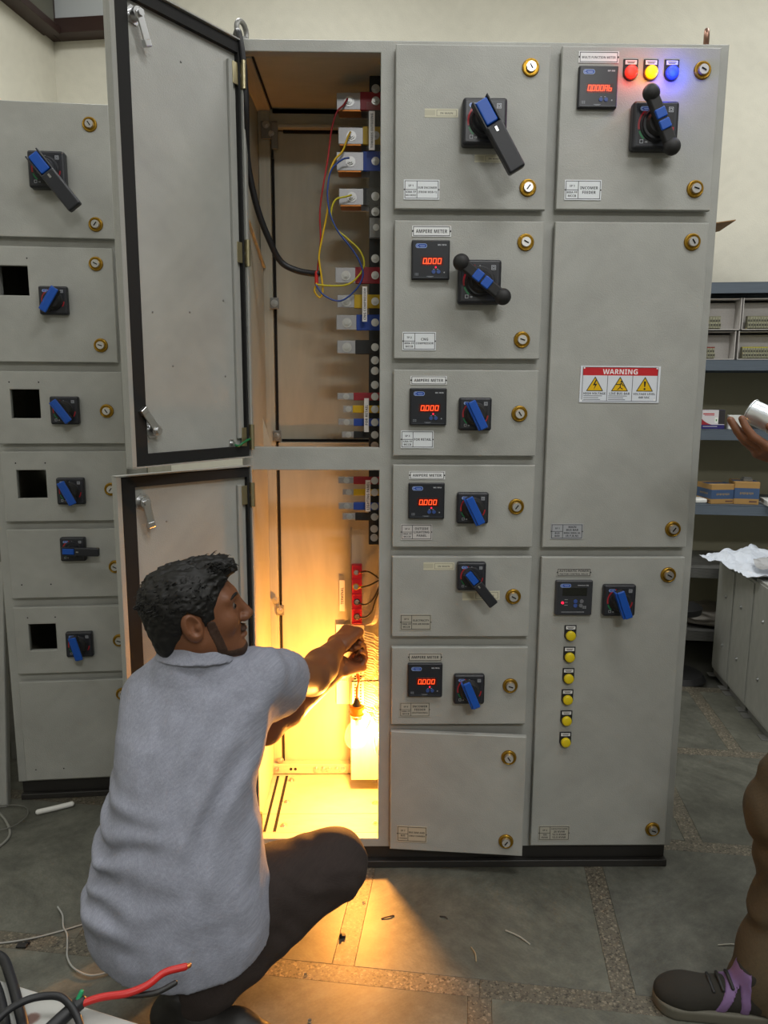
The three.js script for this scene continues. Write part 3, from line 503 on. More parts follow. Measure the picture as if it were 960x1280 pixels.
  tw.forEach((p, i) => {
    const w = mesh('terminal_wire', tube(p.map(([x, y], j) => [x, y, -0.222 + j * 0.004]), 0.0024), M.slBlack, B);
    if (i < 2) mesh('wire_sleeve', tube([p[0], p[1], [p[1][0] + 0.006, p[1][1] + 0.0008]].map(([x, y]) => [x, y, -0.2215]), 0.0034), std({ color: i ? 0xd8a800 : 0xc23a20, roughness: 0.5 }), w);
  });
  // terminal rail and the comb of small white wires, too many and too fine to pick apart
  const pr = mesh('terminal_rail', box(-0.064, -0.026, 0.34, 0.66, -0.25, -0.236, 0.001), std({ color: 0xbdb59a, roughness: 0.5 }), B);
  const holes = []; for (let j = 0; j < 32; j++) for (const x of [-0.054, -0.037]) holes.push(bx(0.006, 0.0045, 0.001, x, 0.35 + j * 0.0096, -0.2357));
  mesh('terminal_holes', holes, M.dark, pr).userData.kind = 'stuff';
  const ws = []; const wy = []; for (let j = 0; j < 34; j++) wy.push(0.64 - j * 0.0085);
  for (const y of wy) { ws.push(tube([[-0.026, y, -0.238], [-0.012, y + rr(-0.001, 0.001), -0.222], [0.003, y - 0.004 + rr(-0.003, 0.003), -0.222], [0.012, y - 0.016, -0.23 + rr(-0.004, 0.004)], [0.026, y - 0.02, -0.235]], 0.0017, 10, 6)); }
  for (let j = 0; j < 12; j++) ws.push(tube([[-0.024, 0.38 - j * 0.006, -0.236], [-0.004 + rr(-0.004, 0.004), 0.37, -0.215], [0.008 + rr(-0.008, 0.006), 0.32 - j * 0.004, -0.21], [0.012, 0.24 + rr(0, 0.05), -0.22], [0.03, 0.22, -0.235]], 0.0016, 14, 6));
  for (let j = 0; j < 5; j++) ws.push(tube([[-0.02 + j * 0.004, 0.66, -0.235], [0.0 + j * 0.003, 0.675, -0.22], [0.012 + j * 0.002, 0.72, -0.222], [0.016, 0.8, -0.23]], 0.0016, 12, 6));
  mesh('wire_bundle', ws, std({ color: 0xd8d2c4, roughness: 0.5 }), B).userData.kind = 'stuff';
  mesh('cable_tie', tube([[-0.062, 0.478, -0.232], [-0.02, 0.482, -0.226], [0.004, 0.487, -0.214], [0.022, 0.484, -0.226]], 0.003), M.slBlack, B);
}
// ------------------------------------------------------------------ loose test leads in the upper compartment
const P3 = (a, z) => a.map((p) => (p.length === 3 ? p : [p[0], p[1], z]));
function lead(name, label, cat, pts, r, mat, group) { const m = mesh(name, tube(pts, r, pts.length * 9, 10), mat); tag(m, label, cat, group); return m; }
lead('black_cable', 'thick black cable hanging over the top edge into the upper compartment', 'cable', [[-0.36, 2.2, -0.3], [-0.356, 2.236, -0.2], [-0.345, 2.24, -0.05], [-0.326, 2.226, 0.02], [-0.316, 2.153, 0.022], [-0.314, 2.063, 0.012], [-0.322, 1.958, -0.04], [-0.306, 1.852, -0.08], [-0.283, 1.783, -0.11], [-0.252, 1.723, -0.145], [-0.213, 1.703, -0.15], [-0.165, 1.694, -0.145], [-0.152, 1.693, -0.14]], 0.0085, M.rubber);
const redL = lead('red_lead', 'thin red wire from the top busbar tap down to the black cable end', 'wire', P3([[-0.07, 2.138], [-0.08, 2.122], [-0.095, 2.109], [-0.11, 2.07], [-0.123, 1.985], [-0.138, 1.906], [-0.145, 1.85], [-0.144, 1.777], [-0.153, 1.7], [-0.156, 1.66]], -0.137), 0.0024, std({ color: 0xa01420, roughness: 0.45 }));
mesh('heat_shrink', tube([[-0.156, 1.695, -0.137], [-0.156, 1.66, -0.137]], 0.005), std({ color: 0xc02018, roughness: 0.5 }), redL);
const yMat = std({ color: 0xd6ac00, roughness: 0.45 }), bMat = std({ color: 0x1c3f8a, roughness: 0.45 }), ygMat = std({ color: 0xc0b41a, roughness: 0.45 });
lead('yellow_lead', 'thin yellow wire from the second busbar tap hanging beside the red wire', 'wire', P3([[-0.062, 2.053], [-0.069, 2.04], [-0.084, 2.004], [-0.104, 1.983], [-0.121, 1.937], [-0.124, 1.858], [-0.137, 1.794], [-0.148, 1.737], [-0.147, 1.72], [-0.141, 1.678], [-0.139, 1.643], [-0.146, 1.628], [-0.161, 1.645], [-0.156, 1.665]], -0.13), 0.0026, yMat);
lead('blue_lead', 'thin blue wire curving in a loop from the third busbar tap', 'wire', P3([[-0.066, 1.985], [-0.079, 1.983], [-0.111, 1.957], [-0.122, 1.914], [-0.118, 1.85], [-0.097, 1.802], [-0.061, 1.758], [-0.039, 1.725], [-0.028, 1.687], [-0.048, 1.648], [-0.092, 1.618], [-0.137, 1.635], [-0.156, 1.66]], -0.117), 0.0024, bMat);
lead('yellow_green_lead', 'thin yellow-green wire curving in the widest loop from the fourth tap', 'wire', P3([[-0.06, 1.894], [-0.074, 1.89], [-0.101, 1.882], [-0.114, 1.85], [-0.103, 1.81], [-0.07, 1.782], [-0.036, 1.75], [-0.025, 1.717], [-0.039, 1.687], [-0.07, 1.663], [-0.119, 1.659], [-0.155, 1.662]], -0.125), 0.0025, ygMat);
lead('green_earth_wire', 'short twisted green earth wire between upper door and frame', 'wire', [[-0.363, 1.243, 0.06], [-0.345, 1.236, 0.07], [-0.332, 1.244, 0.058], [-0.322, 1.25, 0.03], [-0.316, 1.243, 0.005]], 0.003, std({ color: 0x0f6a3c, roughness: 0.5 }));
// ------------------------------------------------------------------ the work bulb, hanging by its flex from the hand
{
  const t = thing('light_bulb', 'glowing clear light bulb in a yellow holder hanging inside the lower compartment', 'light bulb', [-0.047, 0.336, -0.15]);
  const prof = [[0, -0.042], [0.012, -0.0405], [0.024, -0.034], [0.0335, -0.022], [0.0375, -0.006], [0.0365, 0.009], [0.031, 0.024], [0.0235, 0.037], [0.0175, 0.048], [0.0155, 0.06]].map(p => new THREE.Vector2(...p));
  const pts = new THREE.SplineCurve(prof).getPoints(40).map(p => new THREE.Vector2(Math.max(p.x, 0), p.y));
  const gl = mesh('glass', new THREE.LatheGeometry(pts, 40), phys({ color: 0xffffff, transmission: 1, thickness: 0, roughness: 0.08, ior: 1.5, emissive: new THREE.Color(1, 0.86, 0.55), emissiveIntensity: 0.45 }), t); gl.castShadow = false;
  mesh('filament', ball(0.0165, 0, 0.002, 0, 1.0, 1.8, 1.0, 20), std({ color: 0xffffff, emissive: new THREE.Color(1, 0.86, 0.6), emissiveIntensity: 6 }), t);
  mesh('filament_stem', [cy(0.004, 0.04, 0, 0.04, 0, 12, 0.006)], M.galv, t);
  mesh('bulb_cap', cy(0.0145, 0.02, 0, 0.066, 0, 24), M.zincY, t);
  mesh('bulb_holder', [cy(0.019, 0.03, 0, 0.084, 0, 28, 0.0165), new THREE.TorusGeometry(0.0185, 0.003, 10, 28).rotateX(Math.PI / 2).translate(0, 0.071, 0), cy(0.0225, 0.008, 0, 0.092, 0, 28)], std({ color: 0xd88a12, roughness: 0.45 }), t);
  mesh('holder_top', [cy(0.015, 0.02, 0, 0.106, 0, 24, 0.008), cy(0.006, 0.008, 0, 0.119, 0, 12)], M.matBlack, t);
  mesh('flex', [tube([[0, 0.12, 0], [0.002, 0.15, 0], [0.004, 0.18, 0.002], [-0.004, 0.215, 0.012], [-0.012, 0.245, 0.03], [-0.008, 0.275, 0.05]], 0.0026, 40), tube([[0.001, 0.12, 0.003], [-0.001, 0.15, 0.004], [0.007, 0.185, 0.004], [0.0, 0.215, 0.015], [-0.014, 0.24, 0.03], [-0.005, 0.28, 0.05]], 0.0026, 40)], std({ color: 0xb0561c, roughness: 0.5 }), t);
  const l = new THREE.PointLight(new THREE.Color(1, 0.385, 0.062), BULB, 0, 2); l.position.set(-0.047, 0.336, -0.15); l.castShadow = true; l.shadow.radius = 0.9; scene.add(l);
}
// ------------------------------------------------------------------ the left switchboard, half built: meter cut-outs still empty
{
  const t = thing('switchboard', 'left grey switchboard with empty square meter cut-outs, behind the open doors', 'switchboard', [-0.87, 0, -0.4], 0.09);
  const x0 = -0.294, x1 = 0.085, cut = [null, [-0.251 - 0.012, -0.172, 1.654, 1.745], [-0.254, -0.163, 1.285, 1.378], [-0.253, -0.16, 1.034, 1.128], null, [-0.252, -0.162, 0.532, 0.626], null];
  const open = ROWS.slice(0, 6).map(([a, b]) => [x0 + 0.025, x1 - 0.03, a + 0.02, b - 0.02]);
  mesh('frame', plateShape(-0.327, 0.14, 0.066, 2.21, 0.03, -0.03, open, 0.002), M.paint, t);
  mesh('side_panel', box(-0.327, -0.324, 0.066, 2.21, -0.45, -0.001), M.inner, t); mesh('side_panel', box(0.137, 0.14, 0.066, 2.21, -0.45, -0.001), M.inner, t);
  mesh('back_panel', box(-0.327, 0.14, 0.066, 2.21, -0.45, -0.446), M.inner, t); mesh('top_panel', box(-0.327, 0.14, 2.206, 2.21, -0.45, -0.03), M.inner, t); mesh('bottom_panel', box(-0.327, 0.14, 0.066, 0.07, -0.45, -0.03), M.inner, t);
  mesh('plinth', [box(-0.32, 0.13, 0.02, 0.066, -0.43, -0.012, 0.002), box(-0.322, 0.133, 0, 0.02, -0.44, 0.004, 0.003)], M.plinth, t);
  for (let i = 1; i < 6; i++) { const s = mesh('breaker', [box(-0.24, -0.1, ROWS[i][0] + 0.04, ROWS[i][1] - 0.05, -0.3, -0.2, 0.005), box(-0.2, -0.14, ROWS[i][0] + 0.08, ROWS[i][1] - 0.09, -0.2, -0.17, 0.004)], M.matBlack, t); mesh('busbar_tap', box(-0.215, -0.2, ROWS[i][1] - 0.07, ROWS[i][1] - 0.01, -0.24, -0.236), M.alu, s); }
  const ys = [[[0.03, 2.148], [0.032, 1.867]], [[0.026, 1.753], [0.027, 1.511]], [[0.034, 1.31]], [[0.034, 1.063]], [[0.034, 0.81]], [[0.034, 0.561]], [[0.034, 0.375]]];
  ROWS.forEach(([a, b], i) => {
    const d = mesh('door', plateShape(x0, i === 1 ? 0.075 : x1, i === 6 ? 0.08 : a, i === 6 ? 0.427 : b, FZ - DZ, DZ, cut[i] ? [cut[i]] : []), M.paint, t);
    for (const [x, y] of ys[i]) lock(d, x, y, FZ);
    const hs = cut[i] ? [[cut[i][0] + 0.002, cut[i][3] + 0.02], [cut[i][1] - 0.002, cut[i][3] + 0.02]] : i === 4 || i === 6 ? [[-0.26, a + 0.045], [-0.17, a + 0.045]] : [];
    for (const [x, y] of hs) mesh('screw_hole', cz(0.0022, 0.0006, x, y, FZ + 0.0002, 10), M.dark, d);
  });
  leverSwitch(t, -0.091, 2.0105, FZ, 0.104, 0.66); knobSwitch(t, -0.1, 1.6415, FZ, 0.084, -0.55); knobSwitch(t, -0.088, 1.312, FZ, 0.086, 0.62);
  knobSwitch(t, -0.0855, 1.06, FZ, 0.085, 0.45); leverSwitch(t, -0.0895, 0.8735, FZ, 0.077, 1.53, 0.62); knobSwitch(t, -0.089, 0.556, FZ, 0.085, 0.25);
}
// ------------------------------------------------------------------ right side: rack, boxes on it, low cabinets
const rthing = (name, label, cat, u, w, y = 0, extra = 0, group) => thing(name, label, cat, uw(u, w, y), ROOM + extra, group);
{
  const t = rthing('shelf_rack', 'blue-grey steel shelf rack filled with boxes against the back wall', 'shelf', 1.9, -2.02);
  const hw = 0.64, hd = 0.22;
  for (const y of [1.885, 1.53, 1.2, 0.835, 0.515, 0.19]) mesh('shelf_board', [box(-hw, hw, y - 0.004, y, -hd, hd), box(-hw, hw, y - 0.05, y, hd - 0.003, hd, 0.001), box(-hw, hw, y - 0.05, y, -hd, -hd + 0.003), box(-hw, -hw + 0.003, y - 0.04, y, -hd, hd), box(hw - 0.003, hw, y - 0.04, y, -hd, hd)], y < 0.6 ? M.galv : M.shelf, t);
  for (const [x, z] of [[-hw, hd], [hw, hd], [-hw, -hd], [hw, -hd]]) mesh('post', [bx(0.036, 1.88, 0.004, x - Math.sign(x) * 0.016, 0.94, z + Math.sign(z) * 0.003), bx(0.004, 1.88, 0.036, x, 0.94, z - Math.sign(z) * 0.016)], M.shelf, t);
  mesh('shade_sheet', box(-hw, hw, 0.15, 1.88, -hd - 0.008, -hd - 0.005), std({ color: 0x9a9680, roughness: 0.8 }), t);  // sheet added to darken the rack back, its tone standing for shelf shade
  // open bins with rows of terminal blocks
  const bin = (label, u0, u1, y0, y1, skew) => {
    const w = u1 - u0, h = y1 - y0, b = rthing('parts_bin', label, 'box', (u0 + u1) / 2, -1.96, y0, skew, undefined), d = 0.3, th = 0.0035;
    mesh('bin_wall', [box(-w / 2, -w / 2 + th, 0, h, -d / 2, d / 2), box(w / 2 - th, w / 2, 0, h, -d / 2, d / 2), box(-w / 2, w / 2, 0, th, -d / 2, d / 2), box(-w / 2, w / 2, 0, h, -d / 2, -d / 2 + th), box(-w / 2, w / 2, h - th, h, -d / 2, d / 2 - 0.02)], M.whiteCard, b);
    mesh('bin_front', box(-w / 2 + 0.004, w / 2 - 0.004, 0.004, h * 0.9, d / 2 - 0.08, d / 2 - 0.077), M.whiteCard, b);
  };
  bin('upper left white bin on the rack, beside the switchboard edge', 1.27, 1.488, 1.669, 1.815, 0.02); bin('upper right white bin on the rack, at the photo edge', 1.5, 1.74, 1.669, 1.815, -0.02);
  bin('lower left white bin on the rack, with a tilted lid edge', 1.262, 1.475, 1.5315, 1.664, 0.0); bin('lower right white bin on the rack, brightest of the four', 1.487, 1.73, 1.5315, 1.664, 0);
  const stripM = [std({ color: 0x8b8a74, roughness: 0.6 }), std({ color: 0x3c3a34, roughness: 0.6 })];
  const tb = (label, u0, u1, y, h, c) => {
    const w = u1 - u0, n = Math.round(w / 0.012), b = rthing('terminal_strip', label, 'terminal strip', (u0 + u1) / 2, -1.84, y);
    for (let i = 0; i < n; i++) { const x = -w / 2 + (i + 0.5) * w / n; const p = mesh('terminal_block', [bx(w / n - 0.0012, h, 0.03, x, h / 2, 0, 0.001), bx(w / n - 0.0012, h * 0.45, 0.012, x, h * 0.3, 0.02, 0.001)], stripM[0], b); mesh('screw', [bx(w / n * 0.5, h * 0.16, 0.002, x, h * 0.72, 0.0155), bx(w / n * 0.5, h * 0.16, 0.002, x, h * 0.34, 0.0265)], stripM[1], p); }
    mesh('end_cap', box(-w / 2, w / 2, h, h + 0.006, -0.012, 0.012), std({ color: c, roughness: 0.5 }), b);
  };
  tb('row of terminal blocks in front of the upper left bin', 1.28, 1.405, 1.674, 0.054, 0x76745e); tb('long row of terminal blocks in front of the upper right bin', 1.525, 1.73, 1.674, 0.054, 0x76745e);
  tb('short row of terminal blocks with red top, lower left bin', 1.27, 1.388, 1.536, 0.05, 0x7a2a22); tb('long row of terminal blocks with yellow tops, lower right bin', 1.512, 1.72, 1.536, 0.05, 0x9c9436);
  // boxes on the lower shelves
  const card = (name, label, u, y, w, h, d, tex, turn, W = -1.9) => { const m = mesh(name, new RoundedBoxGeometry(w, h, d, 2, 0.002), std({ map: tex, roughness: 0.7 })); const p = uw(u, W, y + h / 2); m.position.set(...p); m.rotation.y = ROOM + turn; return tag(m, label, 'box'); };
  const med = canvasTex(128, 128, (x, w, h) => { x.fillStyle = '#d8d4d6'; x.fillRect(0, 0, w, h); x.fillStyle = '#a02430'; x.beginPath(); x.moveTo(0, 60); x.quadraticCurveTo(20, 90, 70, 104); x.lineTo(0, 110); x.fill(); x.fillStyle = '#2a2468'; x.fillRect(0, 100, w, 28); x.fillStyle = '#b8343c'; x.fillRect(6, 22, 62, 8); x.fillRect(14, 34, 54, 4); x.fillStyle = '#2e2a2c'; x.fillRect(92, 0, 36, 96); x.fillStyle = '#eef0ea'; x.fillRect(72, 50, 18, 36); x.fillStyle = '#3a7a3a'; x.fillRect(78, 62, 6, 14); x.fillStyle = '#e8e8ee'; x.fillRect(8, 110, 80, 3); });
  card('printed_carton', 'white printed carton with red curve and purple base on the rack', 1.41, 1.201, 0.112, 0.092, 0.09, med, 0.1);
  const sock = canvasTex(64, 64, (x, w, h) => { x.fillStyle = '#d8dad6'; x.fillRect(0, 0, w, h); x.fillStyle = '#222'; x.beginPath(); x.arc(24, 20, 4, 0, 7); x.arc(20, 42, 3, 0, 7); x.fill(); });
  card('white_box', 'small white box with two dark holes beside printed carton', 1.515, 1.201, 0.062, 0.068, 0.05, sock, -0.1, -1.86);
  const bl = canvasTex(128, 96, (x, w, h) => { x.fillStyle = '#a8834c'; x.fillRect(0, 0, w, h); x.fillStyle = '#3c5478'; x.fillRect(0, 26, w, 46); x.fillStyle = '#8e7a58'; for (let i = 0; i < 8; i++) x.fillRect(28 + i * 9, 44, 6, 10 - (i % 2) * 2); x.fillStyle = '#6a4c3a'; x.fillRect(78, 80, 40, 8); });
  card('brown_carton', 'brown carton with a blue band, left one on the rack', 1.465, 0.836, 0.122, 0.096, 0.14, bl, 0.22); card('brown_carton', 'brown carton with a blue band, right one carrying a metal piece', 1.597, 0.836, 0.113, 0.11, 0.14, bl, -0.1); scene.children[scene.children.length - 1].name = 'brown_carton_001';
  tag(mesh('metal_piece', [box(-0.022, 0.022, 0, 0.012, -0.02, 0.02, 0.002), box(-0.018, 0.02, 0.012, 0.02, -0.016, 0.012, 0.002)], M.galv), 'small grey metal piece on top of the right carton', 'metal part').position.set(...uw(1.6, -1.88, 0.946));
  tag(mesh('flat_packet', bx(0.06, 0.022, 0.08, 0, 0.011, 0, 0.008), M.white), 'small flat white packet left of the brown cartons', 'packet').position.set(...uw(1.375, -1.87, 0.8365));
  const st = rthing('paper_stack', 'small stack of white papers at the rack front edge', 'paper', 1.735, -1.83, 0.836, -0.1); for (let i = 0; i < 4; i++) mesh('sheet', bx(0.13, 0.006, 0.16, rr(-0.006, 0.006), 0.0035 + i * 0.0066, rr(-0.006, 0.006), 0.001).rotateY(rr(-0.08, 0.08)), M.white, st);
  // open carton on top of the rack, its flap sticks out beyond the switchboard
  const oc = rthing('open_carton', 'open brown carton on the rack top, one flap sticking out', 'box', 1.2, -1.95, 1.886);
  mesh('carton_wall', [box(-0.14, -0.135, 0, 0.27, -0.16, 0.14), box(0.125, 0.13, 0, 0.27, -0.16, 0.14), box(-0.14, 0.13, 0, 0.27, -0.16, -0.155), box(-0.14, 0.13, 0, 0.27, 0.135, 0.14), box(-0.14, 0.13, 0, 0.005, -0.16, 0.14)], M.card, oc);
  const fs = new THREE.Shape(); fs.moveTo(-0.14, 0); fs.lineTo(0.15, 0); fs.lineTo(0.12, 0.115); fs.lineTo(-0.12, 0.115);
  const f1 = mesh('flap', new THREE.ExtrudeGeometry(fs, { depth: 0.004, bevelEnabled: false }).rotateY(Math.PI / 2), M.card, oc); f1.position.set(0.128, 0.268, -0.01); f1.rotation.z = -1.42;
  const f2 = mesh('flap', new THREE.ExtrudeGeometry(fs, { depth: 0.004, bevelEnabled: false }).rotateY(Math.PI / 2), M.card, oc); f2.position.set(-0.14, 0.268, -0.01); f2.rotation.z = 1.2;
  // black stool under the rack
  const so = rthing('stool', 'black round stool in the dark below the rack', 'stool', 1.26, -1.66);
  mesh('seat', cy(0.105, 0.03, 0, 0.345, 0, 36, 0.11), M.matBlack, so); mesh('post', cy(0.02, 0.3, 0.02, 0.18, 0, 16), M.matBlack, so); mesh('base', cy(0.13, 0.025, 0.02, 0.0125, 0, 32, 0.11), M.matBlack, so);
  const bg = rthing('cable_bag', 'grey crumpled bag lying on the lowest rack board', 'bag', 1.52, -1.95, 0.191);
  { const g = new THREE.SphereGeometry(1, 40, 24); const p = g.attributes.position; for (let i = 0; i < p.count; i++) { const v = new THREE.Vector3().fromBufferAttribute(p, i); const k = 1 + 0.12 * noise(v.x * 2, v.y * 2, v.z * 2) + 0.05 * noise(v.x * 6, v.y * 6, v.z * 6); p.setXYZ(i, v.x * 0.2 * k, Math.max(0, 0.05 + v.y * 0.055 * k), v.z * 0.13 * k); } g.computeVertexNormals(); mesh('bag_body', g, std({ color: 0x77726a, roughness: 0.6 }), bg); }
}
{
  // three low grey cabinets, one behind the other
  const labels = ['farthest of the three low grey cabinets, next to the rack', 'middle of the three low grey cabinets, papers on top', 'nearest of the three low grey cabinets, at the photo edge'];
  [[-1.62, 0.575], [-1.38, 0.59], [-1.125, 0.606]].forEach(([w, h], i) => {
    const d = i === 2 ? 0.268 : 0.232, t = rthing('low_cabinet', labels[i], 'cabinet', 1.46, w);
    mesh('cabinet_body', [box(0, 0.52, 0.03, h, -d / 2, d / 2, 0.003)], M.paint, t);
    mesh('cover_rim', [box(-0.004, 0.0, 0.045, h - 0.012, -d / 2 + 0.008, d / 2 - 0.008, 0.0015)], M.paint, t);
    for (const x of [0.02, 0.5]) mesh('foot', [bx(0.03, 0.03, d * 0.9, x, 0.016, 0, 0.002), bx(0.05, 0.004, 0.05, x - 0.02, 0.002, d / 2 - 0.03, 0.001), bx(0.05, 0.004, 0.05, x - 0.02, 0.002, -d / 2 + 0.03, 0.001)], M.galv, t);
    for (const y of [h * 0.33, h * 0.74]) { const b = bolt(t, -0.004, y, i === 0 ? 0.02 : -0.02, 1); b.rotation.set(0, -Math.PI / 2, 0); }
  });
  // crumpled drawing sheets on the low cabinets
  const sheet = (name, label, cat, pts, y, mat, amp) => {
    const c = pts.reduce((a, p) => [a[0] + p[0] / pts.length, a[1] + p[1] / pts.length], [0, 0]);
    const sh = new THREE.Shape(pts.map(([x, z]) => new THREE.Vector2(x - c[0], -(z - c[1]))));
    let g = new THREE.ExtrudeGeometry(sh, { depth: 0.0012, bevelEnabled: false, curveSegments: 4 });
    // subdivide so that the sheet can be creased
    for (let s = 0; s < 4; s++) { g = norm(g); const P = g.attributes.position, o = []; for (let i = 0; i < P.count; i += 3) { const v = [0, 1, 2].map(k => new THREE.Vector3().fromBufferAttribute(P, i + k)); const m = [v[0].clone().lerp(v[1], 0.5), v[1].clone().lerp(v[2], 0.5), v[2].clone().lerp(v[0], 0.5)]; for (const tr of [[v[0], m[0], m[2]], [m[0], v[1], m[1]], [m[2], m[1], v[2]], [m[0], m[1], m[2]]]) for (const q of tr) o.push(q.x, q.y, q.z); } g = new THREE.BufferGeometry(); g.setAttribute('position', new THREE.BufferAttribute(new Float32Array(o), 3)); }
    const P = g.attributes.position; for (let i = 0; i < P.count; i++) { const x = P.getX(i), yy = P.getY(i); P.setZ(i, P.getZ(i) + amp * (0.9 * Math.abs(noise(x * 5, yy * 5, 1.3)) + 0.35 * Math.abs(noise(x * 14, yy * 14, 4)))); }
    g.rotateX(-Math.PI / 2); g.computeVertexNormals(); const m = mesh(name, g, mat); m.position.set(c[0], y, c[1]); return tag(m, label, cat);
  };
  const pw = phys({ color: 0xd4dbe6, roughness: 0.8 });
  sheet('drawing_sheet', 'crumpled white drawing sheet lying across the low cabinets', 'paper', [[1.53, -1.4], [1.62, -1.45], [1.74, -1.52], [1.9, -1.6], [1.95, -1.35], [1.86, -1.0], [1.66, -0.95], [1.57, -1.0], [1.57, -1.16]], 0.609, pw, 0.035);
  sheet('plastic_sleeve', 'clear plastic sleeve with small parts on the drawing sheet', 'bag', [[1.66, -1.16], [1.78, -1.22], [1.88, -1.04], [1.72, -0.97], [1.62, -1.04]], 0.64, phys({ color: 0xe0e0e0, transmission: 0.55, thickness: 0, roughness: 0.2 }), 0.02);
}
// ------------------------------------------------------------------ far left: rack with trunking lengths, leaning sheet
{
  const t = thing('low_rack', 'low steel rack at the far left behind the small switchboard', 'rack', [-1.62, 0, -0.84], 0.05);
  mesh('rack_board', [box(-0.28, 0.27, 0.35, 0.36, -0.2, 0.2), box(-0.28, 0.27, 0.33, 0.362, 0.196, 0.2)], M.galv, t); mesh('rack_board', [box(-0.28, 0.27, 0.1, 0.11, -0.2, 0.2), box(-0.28, 0.27, 0.072, 0.112, 0.196, 0.2)], M.galv, t);
  for (const [x, z] of [[-0.27, -0.19], [0.262, -0.19], [-0.27, 0.19], [0.262, 0.19]]) mesh('post', bx(0.02, 0.95, 0.02, x, 0.475, z), M.galv, t);
  mesh('rack_board', box(-0.28, 0.27, 0.94, 0.95, -0.2, 0.2), M.galv, t);
  const lab = ['lowest', 'second from below', 'third from below', 'fourth from below', 'fifth from below', 'topmost'];
  lab.forEach((n, i) => { const m = mesh('trunking_length', bx(0.5, 0.016, 0.07, 0, 0.008, 0, 0.003), std({ color: i % 2 ? 0xb9bbb4 : 0x9fa29a, roughness: 0.5 })); m.position.set(-1.6 + rr(-0.02, 0.02), 0.3625 + i * 0.0175, -0.72 + rr(-0.03, 0.01)); m.rotation.y = 0.05 + rr(-0.03, 0.03); tag(m, n + ' pale trunking length in the stack at far left', 'trunking'); });
  tag(mesh('plastic_bag', (() => { const g = new THREE.SphereGeometry(1, 36, 22); const p = g.attributes.position; for (let i = 0; i < p.count; i++) { const v = new THREE.Vector3().fromBufferAttribute(p, i); const k = 1 + 0.15 * noise(v.x * 2.5, v.y * 2.5, v.z * 2.5) + 0.07 * noise(v.x * 7, v.y * 7, v.z * 7); p.setXYZ(i, v.x * 0.17 * k, Math.max(0, 0.075 + v.y * 0.075 * k), v.z * 0.1 * k); } g.computeVertexNormals(); return g; })(), std({ color: 0x8a90a4, roughness: 0.35 })), 'bluish crumpled plastic bag below the trunking stack', 'bag').position.set(-1.5, 0.112, -0.74);
  const sh = mesh('steel_sheet', [box(-0.2, 0, 0, 0.82, -0.004, 0, 0.001), box(-0.006, 0, 0, 0.82, -0.03, 0, 0.001)], M.paint); sh.position.set(-1.213, 0.001, -0.325); sh.rotation.set(-0.12, 0.2, 0); tag(sh, 'grey steel sheet leaning upright at the left photo edge', 'steel sheet');
}
